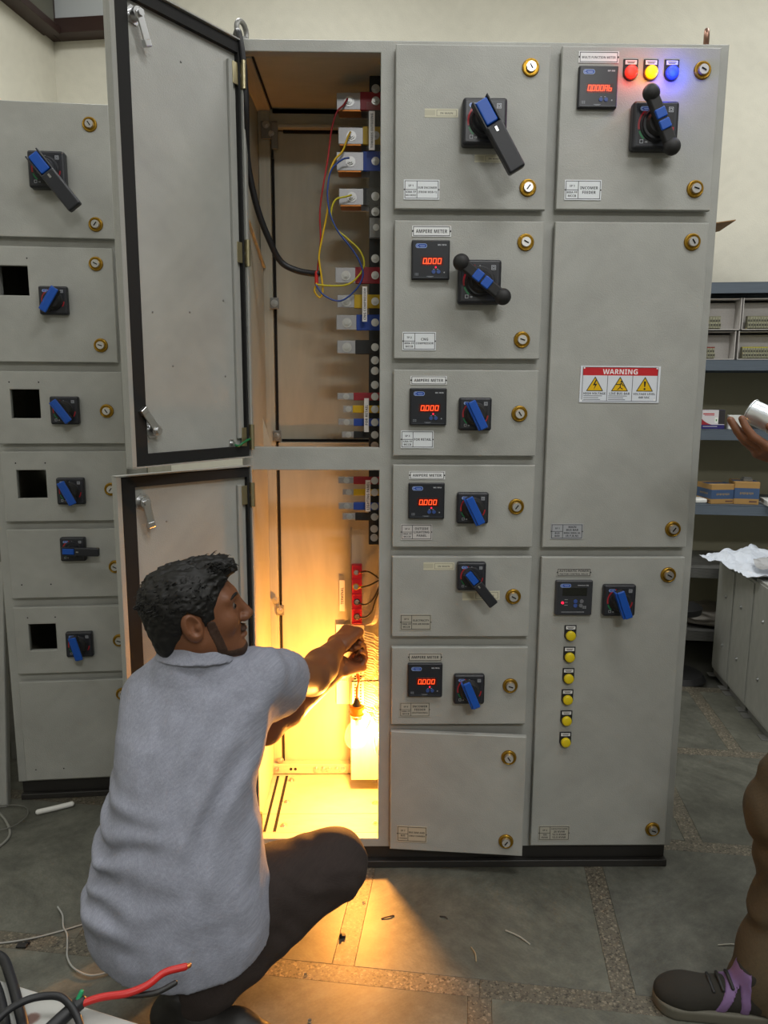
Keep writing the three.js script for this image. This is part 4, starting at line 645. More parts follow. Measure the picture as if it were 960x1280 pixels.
// ------------------------------------------------------------------ things lying on the floor
{
  const wire = (label, pts, r, c) => tag(mesh('floor_wire', tube(pts.map(([x, z]) => [x, r + 0.0005, z]), r, pts.length * 10, 8), std({ color: c, roughness: 0.45 })), label, 'wire');
  wire('long grey wire running along the floor to the crouching man', [[-1.2, 0.3], [-1.05, 0.305], [-0.934, 0.297], [-0.861, 0.281], [-0.795, 0.254], [-0.711, 0.213], [-0.6, 0.17]], 0.0022, 0x9a9a96);
  const b = wire('grey wire bent in an open loop behind the crouching man', [[-0.842, 0.171], [-0.817, 0.202], [-0.796, 0.247], [-0.778, 0.27], [-0.758, 0.316], [-0.744, 0.35], [-0.716, 0.384], [-0.666, 0.408], [-0.618, 0.394], [-0.583, 0.365], [-0.53, 0.35]], 0.0022, 0xa4a4a0); b.position.y = 0.0042;
  wire('thicker pale wire curving out at the left edge below the small switchboard', [[-1.4, -0.32], [-1.265, -0.32], [-1.217, -0.277], [-1.183, -0.242], [-1.14, -0.183], [-1.127, -0.148], [-1.132, -0.104], [-1.16, -0.06]], 0.004, 0x8d8d86);
  const d = wire('thin dark wire coiled on the floor before the small switchboard', [[-1.3, -0.3], [-1.237, -0.316], [-1.176, -0.318], [-1.143, -0.303], [-1.121, -0.264], [-1.126, -0.22], [-1.145, -0.19], [-1.2, -0.165]], 0.0018, 0x6e6e68); d.position.y = 0.0085;
  tag(mesh('conduit_piece', tube([[-1.095, 0.009, -0.281], [-1.05, 0.009, -0.303], [-1.004, 0.009, -0.328]], 0.0085, 20, 12), M.white), 'short white conduit piece on the floor at left', 'conduit');
  const wg = () => { const s = new THREE.Shape(); s.absarc(0, 0, 0.0105, 0, 6.2832, false); const p = new THREE.Path(); p.absarc(0, 0, 0.0045, 0, 6.2832, true); s.holes.push(p); return new THREE.ExtrudeGeometry(s, { depth: 0.0014, bevelEnabled: true, bevelSize: 0.0004, bevelThickness: 0.0004, bevelSegments: 2, curveSegments: 20 }).rotateX(-Math.PI / 2); };
  const W0g = wg();
  [[-0.022, 0.154, 'washer on the floor nearest to the tall switchboard'], [-0.158, 0.404, 'washer on the lit floor, middle one of the three'], [-0.137, 0.535, 'washer on the floor at the lower photo edge']].forEach(([x, z, l]) => { const m = mesh('washer', W0g, M.zinc); m.position.set(x, 0.0006, z); tag(m, l, 'washer'); });
  const bit = (name, label, cat, a, c, r, col) => tag(mesh(name, tube([[a[0], r, a[1]], [(a[0] + c[0]) / 2 + 0.004, r + 0.002, (a[1] + c[1]) / 2], [c[0], r, c[1]]], r, 14, 7), std({ color: col, roughness: 0.6 })), label, cat);
  bit('wire_offcut', 'short brown wire offcut on the lit floor', 'wire', [0.026, 0.216], [0.058, 0.205], 0.0018, 0x4a2e1a);
  bit('wire_offcut', 'pale wire offcut on the floor beside the light edge', 'wire', [0.249, 0.321], [0.255, 0.366], 0.0018, 0x9a8a6c);
  bit('wire_offcut', 'longer whitish offcut lying farther right on the floor', 'wire', [0.346, 0.263], [0.398, 0.311], 0.002, 0x9c9c90);
  bit('wire_offcut', 'tiny dark offcut near the switchboard plinth', 'wire', [0.181, 0.209], [0.199, 0.218], 0.0018, 0x3a3028);
  bit('wire_offcut', 'short bright offcut on the floor next to the standing man', 'wire', [0.874, 0.318], [0.925, 0.318], 0.0018, 0xa8a69a);
  tag(mesh('plastic_chip', [bx(0.016, 0.008, 0.01, 0, 0.004, 0, 0.002), bx(0.006, 0.014, 0.006, -0.004, 0.007, 0.002, 0.001)], M.matBlack), 'black plastic chip on the lit floor near the knee', 'debris').position.set(-0.075, 0, 0.282);
  tag(mesh('plastic_chip', [bx(0.026, 0.006, 0.016, 0, 0.003, 0, 0.002), bx(0.012, 0.008, 0.006, 0.01, 0.004, -0.008, 0.001)], M.matBlack), 'dark plastic chip on the floor beside the long wire', 'debris').position.set(-0.875, 0, 0.305);
}
// ------------------------------------------------------------------ lower left corner, close to the camera: a table with cables
{
  const t = thing('work_table', 'white speckled work table corner at the lower left', 'table', [-0.62, 0, 1.37], -0.33);
  const spk = canvasTex(256, 256, (x, w, h) => { x.fillStyle = '#a3a39f'; x.fillRect(0, 0, w, h); for (let i = 0; i < 90; i++) { x.fillStyle = rnd() < 0.5 ? '#6a5048' : '#8c8882'; x.beginPath(); x.ellipse(rnd() * w, rnd() * h, 1 + rnd() * 5, 1 + rnd() * 3, rnd() * 3, 0, 7); x.fill(); } });
  mesh('table_top', box(-0.3, 0.42, 0.575, 0.6, -0.305, 0.28, 0.004), std({ map: spk, roughness: 0.6 }), t);
  for (const [x, z] of [[-0.27, -0.27], [0.38, -0.27], [-0.27, 0.25], [0.38, 0.25]]) mesh('leg', bx(0.035, 0.575, 0.035, x, 0.2875, z, 0.003), M.galv, t);
  const tb = (name, label, pts, r, mat, y) => tag(mesh(name, tube(pts.map((p) => [p[0], p[2] === undefined ? y : p[2], p[1]]), r, pts.length * 10, 12), mat), label, 'cable');
  const c = thing('power_cable', 'black sheathed cable with bare red and black cores, lower left', 'cable');
  mesh('sheath', tube([[-0.43, 0.611, 1.27], [-0.4, 0.611, 1.205], [-0.379, 0.613, 1.164], [-0.365, 0.618, 1.149]], 0.0085, 30, 14), M.rubber, c);
  mesh('red_core', tube([[-0.367, 0.618, 1.153], [-0.342, 0.62, 1.144], [-0.309, 0.62, 1.137], [-0.287, 0.622, 1.126], [-0.271, 0.625, 1.11], [-0.246, 0.625, 1.1]], 0.0046, 40, 12), std({ color: 0xb81c18, roughness: 0.4 }), c);
  mesh('black_core', tube([[-0.367, 0.616, 1.152], [-0.335, 0.616, 1.137], [-0.3, 0.612, 1.132], [-0.275, 0.612, 1.127], [-0.256, 0.614, 1.115]], 0.0036, 40, 12), M.slBlack, c);
  mesh('conductor', tube([[-0.248, 0.625, 1.101], [-0.241, 0.6255, 1.0985]], 0.0032, 6, 8), M.copper, c);
  mesh('green_core', tube([[-0.368, 0.622, 1.152], [-0.364, 0.63, 1.146]], 0.003, 6, 8), std({ color: 0x0f8a58, roughness: 0.5 }), c);
  tb('black_cable', 'black cable bowing over the table corner, left of the others', [[-0.56, 1.05], [-0.531, 1.052], [-0.506, 1.062], [-0.479, 1.095], [-0.447, 1.141], [-0.417, 1.19], [-0.4, 1.26]], 0.0065, M.rubber, 0.6075);
  tb('black_cable', 'second black cable bowing along the table corner', [[-0.56, 1.085], [-0.525, 1.082], [-0.5, 1.1], [-0.468, 1.141], [-0.44, 1.19], [-0.425, 1.26]], 0.0065, M.rubber, 0.6075);
  tb('black_cable', 'thin black cable arching across the table to the sheath', [[-0.47, 1.22], [-0.45, 1.175, 0.624], [-0.43, 1.16, 0.63], [-0.408, 1.152, 0.63], [-0.385, 1.153, 0.628], [-0.36, 1.17, 0.615], [-0.345, 1.195]], 0.0045, M.rubber, 0.606);
}
// ------------------------------------------------------------------ figures: distance fields meshed by surface nets
const V = (x, y, z) => [x, y, z];
function cap(p, a, b, ra, rb) {           // tapered capsule
  const bxx = b[0] - a[0], by = b[1] - a[1], bz = b[2] - a[2], px = p[0] - a[0], py = p[1] - a[1], pz = p[2] - a[2];
  const t = Math.max(0, Math.min(1, (px * bxx + py * by + pz * bz) / (bxx * bxx + by * by + bz * bz)));
  return Math.hypot(px - bxx * t, py - by * t, pz - bz * t) - (ra + (rb - ra) * t);
}
function ell(p, c, r) { const x = (p[0] - c[0]) / r[0], y = (p[1] - c[1]) / r[1], z = (p[2] - c[2]) / r[2]; const k = Math.hypot(x, y, z), g = Math.hypot(x / r[0], y / r[1], z / r[2]); return k < 1e-6 ? -Math.min(...r) : k * (k - 1) / g; }
const smin = (a, b, k) => { const h = Math.max(k - Math.abs(a - b), 0) / k; return Math.min(a, b) - h * h * k * 0.25; };
const smax = (a, b, k) => -smin(-a, -b, k);
function nets(f, lo, hi, h) {
  const n = [0, 1, 2].map(i => Math.ceil((hi[i] - lo[i]) / h) + 1), [nx, ny, nz] = n, G = new Float32Array(nx * ny * nz), id = (i, j, k) => (k * ny + j) * nx + i, q = [0, 0, 0];
  for (let k = 0; k < nz; k++) for (let j = 0; j < ny; j++) for (let i = 0; i < nx; i++) { q[0] = lo[0] + i * h; q[1] = lo[1] + j * h; q[2] = lo[2] + k * h; G[id(i, j, k)] = f(q); }
  const vi = new Int32Array(nx * ny * nz).fill(-1), pos = [], idx = [];
  const C = [[0, 0, 0], [1, 0, 0], [0, 1, 0], [1, 1, 0], [0, 0, 1], [1, 0, 1], [0, 1, 1], [1, 1, 1]], E = [[0, 1], [2, 3], [4, 5], [6, 7], [0, 2], [1, 3], [4, 6], [5, 7], [0, 4], [1, 5], [2, 6], [3, 7]];
  for (let k = 0; k < nz - 1; k++) for (let j = 0; j < ny - 1; j++) for (let i = 0; i < nx - 1; i++) {
    const v = C.map(c => G[id(i + c[0], j + c[1], k + c[2])]); let m = 0; for (const x of v) if (x < 0) m++; if (m === 0 || m === 8) continue;
    let s = [0, 0, 0], c = 0; for (const [a, b] of E) if ((v[a] < 0) !== (v[b] < 0)) { const t = v[a] / (v[a] - v[b]); for (let d = 0; d < 3; d++) s[d] += C[a][d] + (C[b][d] - C[a][d]) * t; c++; }
    vi[id(i, j, k)] = pos.length / 3; pos.push(lo[0] + (i + s[0] / c) * h, lo[1] + (j + s[1] / c) * h, lo[2] + (k + s[2] / c) * h);
  }
  const quad = (a, b, c, d, flip) => { if (a < 0 || b < 0 || c < 0 || d < 0) return; if (flip) idx.push(a, c, b, a, d, c); else idx.push(a, b, c, a, c, d); };
  for (let k = 1; k < nz - 1; k++) for (let j = 1; j < ny - 1; j++) for (let i = 1; i < nx - 1; i++) {
    const s = G[id(i, j, k)] < 0;
    if (s !== G[id(i + 1, j, k)] < 0) quad(vi[id(i, j - 1, k - 1)], vi[id(i, j, k - 1)], vi[id(i, j, k)], vi[id(i, j - 1, k)], !s);
    if (s !== G[id(i, j + 1, k)] < 0) quad(vi[id(i - 1, j, k - 1)], vi[id(i - 1, j, k)], vi[id(i, j, k)], vi[id(i, j, k - 1)], !s);
    if (s !== G[id(i, j, k + 1)] < 0) quad(vi[id(i - 1, j - 1, k)], vi[id(i, j - 1, k)], vi[id(i, j, k)], vi[id(i - 1, j, k)], !s);
  }
  const g = new THREE.BufferGeometry(); g.setAttribute('position', new THREE.BufferAttribute(new Float32Array(pos), 3)); g.setIndex(idx);
  const uv = new Float32Array(pos.length / 3 * 2); for (let i = 0; i < uv.length / 2; i++) { uv[2 * i] = pos[3 * i] + pos[3 * i + 2] * 0.6; uv[2 * i + 1] = pos[3 * i + 1] + pos[3 * i + 2] * 0.3; }
  g.setAttribute('uv', new THREE.BufferAttribute(uv, 2)); g.computeVertexNormals(); return g;
}
function bake(g, m4) { g.applyMatrix4(m4); return g; }
function basis(o, x, y) {                 // matrix with the local x and y axes along x and (about) y
  const X = new THREE.Vector3(...x).normalize(), Z = new THREE.Vector3().crossVectors(X, new THREE.Vector3(...y)).normalize(), Y = new THREE.Vector3().crossVectors(Z, X);
  return new THREE.Matrix4().makeBasis(X, Y, Z).setPosition(...o);
}
// a hand in its own axes: x towards the fingers, y the back of the hand, the thumb on the side z * s
function handGeo(s, curl, thumb = 0.6) {
  const caps = [], F = [[0.026, 0.088, [0.042, 0.026, 0.021], 0.0098], [0.0085, 0.092, [0.046, 0.03, 0.022], 0.0102], [-0.0095, 0.089, [0.042, 0.028, 0.021], 0.0096], [-0.027, 0.08, [0.033, 0.021, 0.018], 0.0084]];
  F.forEach(([z, x, L, r], i) => {
    const c = curl[i] || curl[0]; let a = 0, p = [x - 0.006, 0.002, z * s]; const sp = (z * s) * 0.12;
    for (let k = 0; k < 3; k++) { a += c[k]; const q = [p[0] + Math.cos(a) * L[k], p[1] - Math.sin(a) * L[k], p[2] + sp * L[k] * 6 * Math.cos(a)]; caps.push([p, q, r * (1 - 0.07 * k), r * (0.93 - 0.08 * k)]); p = q; }
  });
  const th = [[0.022, -0.004, 0.03 * s], [0.05, -0.014 - 0.01 * thumb, 0.046 * s], [0.078, -0.022 - 0.022 * thumb, (0.05 - 0.018 * thumb) * s], [0.1, -0.03 - 0.026 * thumb, (0.047 - 0.034 * thumb) * s]];
  const f = (p) => {
    let d = cap(p, [-0.03, 0, 0], [0.02, 0, 0], 0.027, 0.025);
    for (const z of [0.024, 0.0085, -0.0085, -0.024]) d = smin(d, cap(p, [0.012, 0.001, z * 0.75 * s], [0.084, 0.001, z * s], 0.0145, 0.0128), 0.012);
    d = smin(d, cap(p, [0.015, -0.01, 0.02 * s], [0.05, -0.012, 0.02 * s], 0.014, 0.01), 0.015);
    let t = cap(p, th[0], th[1], 0.0155, 0.0128); t = smin(t, cap(p, th[1], th[2], 0.0118, 0.0105), 0.006); t = smin(t, cap(p, th[2], th[3], 0.0105, 0.0085), 0.006); d = smin(d, t, 0.012);
    let fi = 1; for (const c of caps) fi = Math.min(fi, cap(p, c[0], c[1], c[2], c[3])); d = smin(d, fi, 0.005);
    return d;
  };
  return nets(f, [-0.07, -0.11, -0.075], [0.2, 0.05, 0.075], 0.003);
}
// a head in its own axes: x the face, y up, z the right side
const headF = (p) => {
  const az = Math.abs(p[2]), q = [p[0], p[1], az];
  let d = ell(p, [-0.012, 0.03, 0], [0.099, 0.078, 0.076]);
  d = smin(d, ell(p, [0.03, -0.028, 0], [0.06, 0.085, 0.058]), 0.04);
  d = smin(d, cap(q, [-0.005, -0.055, 0.05], [0.06, -0.096, 0.012], 0.02, 0.018), 0.04);
  d = smin(d, ell(p, [0.074, -0.1, 0], [0.02, 0.018, 0.022]), 0.02);
  d = smin(d, cap(q, [0.083, 0.028, 0.01], [0.068, 0.03, 0.048], 0.011, 0.008), 0.018);     // brow
  d = smin(d, ell(q, [0.058, -0.022, 0.046], [0.022, 0.02, 0.016]), 0.025);                   // cheekbone
  d = smax(d, -(Math.hypot(p[0] - 0.1, p[1] - 0.008, az - 0.033) - 0.017), 0.014);            // eye socket
  d = smin(d, cap(p, [0.088, 0.02, 0], [0.112, -0.026, 0], 0.008, 0.0115), 0.012);            // nose
  d = smin(d, ell(q, [0.1, -0.031, 0.012], [0.013, 0.01, 0.009]), 0.006);
  d = smax(d, -(ell(q, [0.107, -0.039, 0.0085], [0.007, 0.004, 0.0035])), 0.002);
  d = smin(d, ell(p, [0.091, -0.058, 0], [0.012, 0.0065, 0.023]), 0.006); d = smin(d, ell(p, [0.089, -0.072, 0], [0.012, 0.0075, 0.02]), 0.006);
  d = smax(d, -ell(p, [0.104, -0.0648, 0], [0.012, 0.0016, 0.024]), 0.002);
  // ear
  let e = ell([p[0] * 0.96 + p[1] * 0.26, p[1] * 0.96 - p[0] * 0.26, az], [-0.018, 0.0, 0.08], [0.0215, 0.0345, 0.012]);
  e = smax(e, -ell([p[0] * 0.96 + p[1] * 0.26, p[1] * 0.96 - p[0] * 0.26, az], [-0.013, 0.004, 0.0905], [0.0135, 0.024, 0.0105]), 0.002);
  e = smin(e, ell(q, [-0.006, -0.006, 0.081], [0.006, 0.008, 0.006]), 0.004);
  d = smin(d, e, 0.008);
  d = smin(d, cap(p, [-0.03, -0.05, 0], [-0.062, -0.19, 0], 0.06, 0.062), 0.03);
  return d;
};
const hairLine = (x, y, z) => {           // positive where hair grows
  const t = [[0.1, 0.082], [0.075, 0.07], [0.052, 0.05], [0.036, 0.02], [0.03, -0.028], [0.012, -0.034], [0.004, 0.012], [-0.02, 0.03], [-0.036, 0.012], [-0.044, -0.04], [-0.07, -0.08], [-0.12, -0.095]];
  let g = t[0][1]; if (x < t[t.length - 1][0]) g = t[t.length - 1][1]; else for (let i = 0; i < t.length - 1; i++) if (x <= t[i][0] && x >= t[i + 1][0]) { const k = (x - t[i][0]) / (t[i + 1][0] - t[i][0]); g = t[i][1] + (t[i + 1][1] - t[i][1]) * k; break; }
  return y - g;
};
const hairF = (p) => {
  const top = Math.max(0, Math.min(1, (p[1] - 0.02) / 0.09)), n = noise(p[0] * 26, p[1] * 40, p[2] * 60), n2 = noise(p[0] * 50 + 7, p[1] * 110, p[2] * 150);
  let d = ell(p, [-0.014, 0.03, 0], [0.102 + 0.004 * top, 0.081, 0.079]) - (0.004 + 0.012 * top) - 0.0032 * n * (0.3 + top) - 0.0028 * n2;
  d = smin(d, ell(p, [0.06, 0.093, 0], [0.046, 0.024, 0.056]) - 0.006 * n - 0.003 * n2, 0.03);   // quiff
  d = smin(d, ell(p, [-0.075, -0.03, 0], [0.034, 0.06, 0.058]) - 0.002 * n, 0.03);
  return smax(d, -hairLine(p[0], p[1], p[2]) * 0.75 - 0.002 * n, 0.008);
};
const beardF = (p) => {
  const d = headF(p) - 0.0013 - 0.0009 * noise(p[0] * 120, p[1] * 120, p[2] * 120), az = Math.abs(p[2]);
  let r = cap([p[0], p[1], az], [0.023, -0.012, 0.071], [0.034, -0.08, 0.05], 0.0105, 0.014);                       // along the jaw
  r = Math.min(r, cap([p[0], p[1], az], [0.03, -0.085, 0.05], [0.085, -0.105, 0.008], 0.012, 0.016));
  r = Math.min(r, cap([p[0], p[1], az], [0.1, -0.049, 0.0], [0.09, -0.056, 0.026], 0.008, 0.0065));               // moustache
  return Math.max(d, r, -(ell(p, [0.091, -0.064, 0], [0.02, 0.0125, 0.02])));
};
function hairTufts(n, top) {              // short swept locks over the crown and the fringe
  const gs = [];
  for (let i = 0; i < n; i++) {
    const a = rr(-1.35, 1.35), b = rr(0.05, 1.5), fr = i % 3 === 0;
    let x, y, z; if (fr) { x = rr(0.035, 0.084); z = rr(-0.055, 0.055); y = 0.094 + 0.016 * rnd() - (x - 0.05) * 0.25; } else { x = -0.014 + 0.11 * Math.cos(a * 2.2) * Math.cos(b); z = 0.088 * Math.sin(a * 2.2) * Math.cos(b); y = 0.03 + 0.09 * Math.sin(b); }
    if (hairLine(x, y, z) < 0.012) continue;
    const L = fr ? rr(0.016, 0.03) : rr(0.01, 0.018), up = fr ? rr(0.3, 0.8) : 0.25, o = new THREE.Vector3(x + 0.014, y - 0.036, z).normalize(), fx = fr ? rr(-0.1, 0.6) : -0.15 + rr(-0.5, 0.5);
    const m = [x + (o.x * 0.4 + fx * 0.5) * L, y + (o.y * 0.4 + up * 0.5) * L, z + (o.z * 0.4 + rr(-0.4, 0.4)) * L], e = [x + (o.x * 0.5 + fx) * L, y + (o.y * 0.2 + up * 0.4 - 0.15) * L, z + (o.z * 0.6 + rr(-0.5, 0.5)) * L];
    const c = new THREE.QuadraticBezierCurve3(new THREE.Vector3(x, y, z), new THREE.Vector3(...m), new THREE.Vector3(...e)), g = new THREE.TubeGeometry(c, 5, 0.0021, 5, false), P = g.attributes.position;
    for (let k = 0; k < P.count; k++) { const s = Math.floor(k / 6), cc = c.getPoint(s / 5), w = 1 - 0.85 * s / 5; P.setXYZ(k, cc.x + (P.getX(k) - cc.x) * w, cc.y + (P.getY(k) - cc.y) * w, cc.z + (P.getZ(k) - cc.z) * w); }
    gs.push(norm(g));
  }
  return gs;
}
function makeHead(t, bodyParts, m4, beard) {
  bodyParts.push(bake(nets(headF, [-0.13, -0.2, -0.11], [0.14, 0.14, 0.11], 0.0034), m4));
  const h = [norm(bake(nets(hairF, [-0.14, -0.12, -0.12], [0.13, 0.16, 0.12], 0.0034), m4))];
  for (const g of hairTufts(1100)) h.push(bake(g, m4));
  mesh('hair', h, M.hair, t);
  if (beard) mesh('beard', bake(nets(beardF, [-0.02, -0.14, -0.1], [0.13, 0.0, 0.1], 0.0026), m4), std({ color: 0x3a261a, roughness: 0.8 }), t);
  const eye = [], brow = [], iris = [];
  for (const s of [-1, 1]) {
    eye.push(bake(ball(0.0112, 0.0745, 0.0085, 0.0325 * s, 1, 1, 1, 20), m4)); iris.push(bake(ball(0.0066, 0.0812, 0.0085, 0.0345 * s, 0.85, 1, 1, 16), m4));
    brow.push(bake(tube([[0.094, 0.028, 0.012 * s], [0.09, 0.034, 0.032 * s], [0.074, 0.03, 0.052 * s]], 0.0036, 14, 8).scale(1, 1, 1), m4));
  }
  mesh('eye', eye, std({ color: 0x5c5048, roughness: 0.3 }), t); mesh('iris', iris, std({ color: 0x120a06, roughness: 0.2 }), t); mesh('eyebrow', brow, M.hair, t);
}
// ------------------------------------------------------------------ the man crouching at the open compartment
{
  const t = thing('person', 'man in a light grey polo shirt crouching at the open compartment, holding the bulb flex', 'person', [-0.4, 0, 0.45]);
  const off = new THREE.Matrix4().makeTranslation(0.4, 0, -0.45), loc = (g) => bake(g, off);
  const S = { rs: V(-0.243, 0.735, 0.365), re: V(-0.157, 0.648, 0.155), rw: V(-0.1, 0.664, -0.03), ls: V(-0.485, 0.69, 0.405), le: V(-0.272, 0.525, 0.19), lw: V(-0.098, 0.598, -0.025), rh: V(-0.315, 0.25, 0.475), rk: V(-0.1, 0.25, 0.345), ra: V(-0.375, 0.1, 0.55), lh: V(-0.49, 0.26, 0.46), lk: V(-0.4, 0.43, 0.2), la: V(-0.43, 0.1, 0.285) };
  const spine = [[0.1, -0.4, 0.53, 0.17, 0.14], [0.17, -0.405, 0.53, 0.18, 0.142], [0.25, -0.41, 0.53, 0.19, 0.15], [0.33, -0.41, 0.525, 0.189, 0.146], [0.42, -0.408, 0.515, 0.172, 0.13], [0.55, -0.402, 0.487, 0.158, 0.116], [0.65, -0.393, 0.452, 0.155, 0.11], [0.71, -0.388, 0.425, 0.143, 0.1], [0.76, -0.39, 0.414, 0.116, 0.084], [0.8, -0.392, 0.416, 0.086, 0.072], [0.84, -0.39, 0.42, 0.066, 0.062], [0.9, -0.39, 0.42, 0.055, 0.055]];
  const torso = (p) => {
    const y = Math.max(spine[0][0], Math.min(0.8999, p[1])); let i = 0; while (spine[i + 1][0] < y) i++;
    const a = spine[i], b = spine[i + 1]; let k = (y - a[0]) / (b[0] - a[0]); const m = (j) => a[j] + (b[j] - a[j]) * k;
    const dx = p[0] - m(1), dz = p[2] - m(2), c = 0.97, s = 0.2, x = dx * c - dz * s, z = dx * s + dz * c, rx = m(3), rz = m(4);
    const q = Math.hypot(x / rx, z / rz); return (q - 1) * (q > 1e-5 ? Math.hypot(x, z) / q : Math.min(rx, rz)) * 0.92;
  };
  // body: arms, neck and torso as one figure, the head and the hands from finer grids
  const bodyF = (p) => {
    let d = torso(p) + 0.02; d = Math.max(d, 0.3 - p[1], p[1] - 0.84);
    let ar = smin(cap(p, S.rs, S.re, 0.053, 0.046), smin(cap(p, S.re, [S.re[0] + (S.rw[0] - S.re[0]) * 0.35, S.re[1] + (S.rw[1] - S.re[1]) * 0.35 - 0.003, S.re[2] + (S.rw[2] - S.re[2]) * 0.35], 0.045, 0.045), cap(p, [S.re[0] + (S.rw[0] - S.re[0]) * 0.35, S.re[1] + (S.rw[1] - S.re[1]) * 0.35, S.re[2] + (S.rw[2] - S.re[2]) * 0.35], S.rw, 0.044, 0.027), 0.02), 0.02);
    let al = smin(cap(p, S.ls, S.le, 0.05, 0.041), smin(cap(p, S.le, [S.le[0] + (S.lw[0] - S.le[0]) * 0.3, S.le[1] + (S.lw[1] - S.le[1]) * 0.3 + 0.003, S.le[2] + (S.lw[2] - S.le[2]) * 0.3], 0.039, 0.041), cap(p, [S.le[0] + (S.lw[0] - S.le[0]) * 0.3, S.le[1] + (S.lw[1] - S.le[1]) * 0.3, S.le[2] + (S.lw[2] - S.le[2]) * 0.3], S.lw, 0.041, 0.026), 0.02), 0.02);
    d = smin(d, ar, 0.04); d = smin(d, al, 0.04);
    for (const [h, k, a, r] of [[S.rh, S.rk, S.ra, 1], [S.lh, S.lk, S.la, 1]]) { d = smin(d, cap(p, h, k, 0.075, 0.05), 0.03); d = smin(d, cap(p, k, a, 0.048, 0.032), 0.02); }
    return d;
  };
  const parts = [loc(nets(bodyF, [-0.68, 0.02, -0.1], [0.02, 0.9, 0.72], 0.0085))];
  const hm = basis([-0.378, 0.9, 0.425], [0.94, 0.165, -0.29], [-0.15, 1, 0.05]).multiply(new THREE.Matrix4().makeScale(0.95, 0.95, 0.95));
  makeHead(t, parts, off.clone().multiply(hm), true);
  parts.push(loc(bake(handGeo(-1, [[1.0, 1.35, 0.9], [1.15, 1.4, 0.9], [1.25, 1.4, 0.9], [1.3, 1.4, 0.9]], 1.3), basis(S.rw, [0.5, 0.28, -0.82], [-0.15, 0.92, 0.25]))));
  parts.push(loc(bake(handGeo(1, [[0.8, 0.95, 0.5], [0.95, 1.0, 0.55], [1.05, 1.0, 0.6], [1.15, 1.0, 0.6]], 1.1), basis(S.lw, [0.6, -0.12, -0.78], [-0.2, -0.95, 0.1]))));
  mesh('body', parts, M.skin, t);
  // polo shirt
  const fold = (p) => {
    const lowL = Math.max(0, 1 - Math.hypot((p[0] + 0.56) / 0.2, (p[1] - 0.43) / 0.18)), mid = Math.max(0, 1 - Math.hypot((p[0] + 0.3) / 0.14, (p[1] - 0.55) / 0.22));
    let f = 0.010 * lowL * Math.sin(p[1] * 105 + 14 * (p[0] + 0.5) + 2 * noise(p[0] * 6, p[1] * 6, p[2] * 6));
    f += 0.009 * mid * Math.sin((p[0] * 0.85 - (p[1] - 0.5) * 0.45) * 95 + 1.6 * noise(p[0] * 5, p[1] * 5, 3));
    f += 0.007 * noise(p[0] * 7, p[1] * 4, p[2] * 6) + 0.0028 * noise(p[0] * 20, p[1] * 11, p[2] * 16);
    f += 0.014 * Math.exp(-(((p[1] - 0.325 - 0.12 * (p[0] + 0.5)) / 0.028) ** 2)) * Math.max(0, Math.min(1, (-p[0] - 0.44) / 0.1));     // the roll above the hip
    return f;
  };
  const sleeveEndR = [-0.205, 0.692, 0.262], sleeveDirR = [0.36, -0.4, -0.85], sleeveEndL = [-0.385, 0.61, 0.3], sleeveDirL = [0.63, -0.49, -0.6];
  const dot = (p, o, n) => (p[0] - o[0]) * n[0] + (p[1] - o[1]) * n[1] + (p[2] - o[2]) * n[2];
  const shirtOut = (p) => {
    let d = Math.max(torso(p), p[1] - 0.832);
    let r = cap(p, [-0.262, 0.735, 0.375], [-0.17, 0.645, 0.185], 0.074, 0.066); r = smin(r, cap(p, [-0.3, 0.7, 0.4], [-0.19, 0.64, 0.225], 0.062, 0.06), 0.03);
    r = Math.max(r, dot(p, sleeveEndR, sleeveDirR));
    let l = Math.max(cap(p, [-0.478, 0.69, 0.41], S.le, 0.074, 0.075), dot(p, sleeveEndL, sleeveDirL));
    d = smin(d, r, 0.055); d = smin(d, l, 0.055);
    return d - fold(p) * 0.8;
  };
  const hem = (p) => 0.208 + 0.02 * Math.sin(p[0] * 9 + 1) + 0.18 * Math.max(0, p[0] + 0.27) - p[1] + 0.05 * Math.max(0, 0.55 - p[2]);
  const shirtF = (p) => { const d = shirtOut(p); return Math.max(d, hem(p), -(d + 0.016)); };
  mesh('shirt', loc(nets(shirtF, [-0.68, 0.1, 0.08], [-0.1, 0.85, 0.76], 0.0052)), M.shirt, t);
  // collar: a folded band around the neck, higher at the back
  const collarF = (p) => { const x = p[0] + 0.385, z = p[2] - 0.418, r = Math.hypot(x / 1.04, z), y = p[1] - 0.816 - 0.1 * x * -0.35 - 0.15 * z; return Math.max(Math.abs(r - (0.073 - 0.35 * y)) - 0.0055, Math.abs(y - 0.008) - 0.027); };
  mesh('collar', loc(nets(collarF, [-0.5, 0.75, 0.3], [-0.26, 0.9, 0.54], 0.0036)), M.shirt, t);
  // trousers and shoes
  const trF = (p) => {
    let d = ell(p, [-0.4, 0.25, 0.495], [0.155, 0.12, 0.13]);
    const w = 0.005 * noise(p[0] * 9, p[1] * 9, p[2] * 9) + 0.0013 * Math.sin((p[0] * 0.6 + p[1] - p[2] * 0.4) * 90 + 3 * noise(p[0] * 6, p[1] * 6, p[2] * 6));
    d = smin(d, cap(p, S.rh, S.rk, 0.098, 0.078), 0.05); d = smin(d, ell(p, [S.rk[0] + 0.004, S.rk[1] - 0.004, S.rk[2]], [0.076, 0.08, 0.074]), 0.03); d = smin(d, cap(p, [S.rk[0] - 0.005, S.rk[1] - 0.015, S.rk[2] + 0.005], [-0.365, 0.09, 0.545], 0.07, 0.06), 0.03);
    d = smin(d, cap(p, S.lh, S.lk, 0.092, 0.064), 0.04); d = smin(d, cap(p, S.lk, S.la, 0.062, 0.056), 0.03);
    return Math.max(d - w, 0.012 - p[1]);
  };
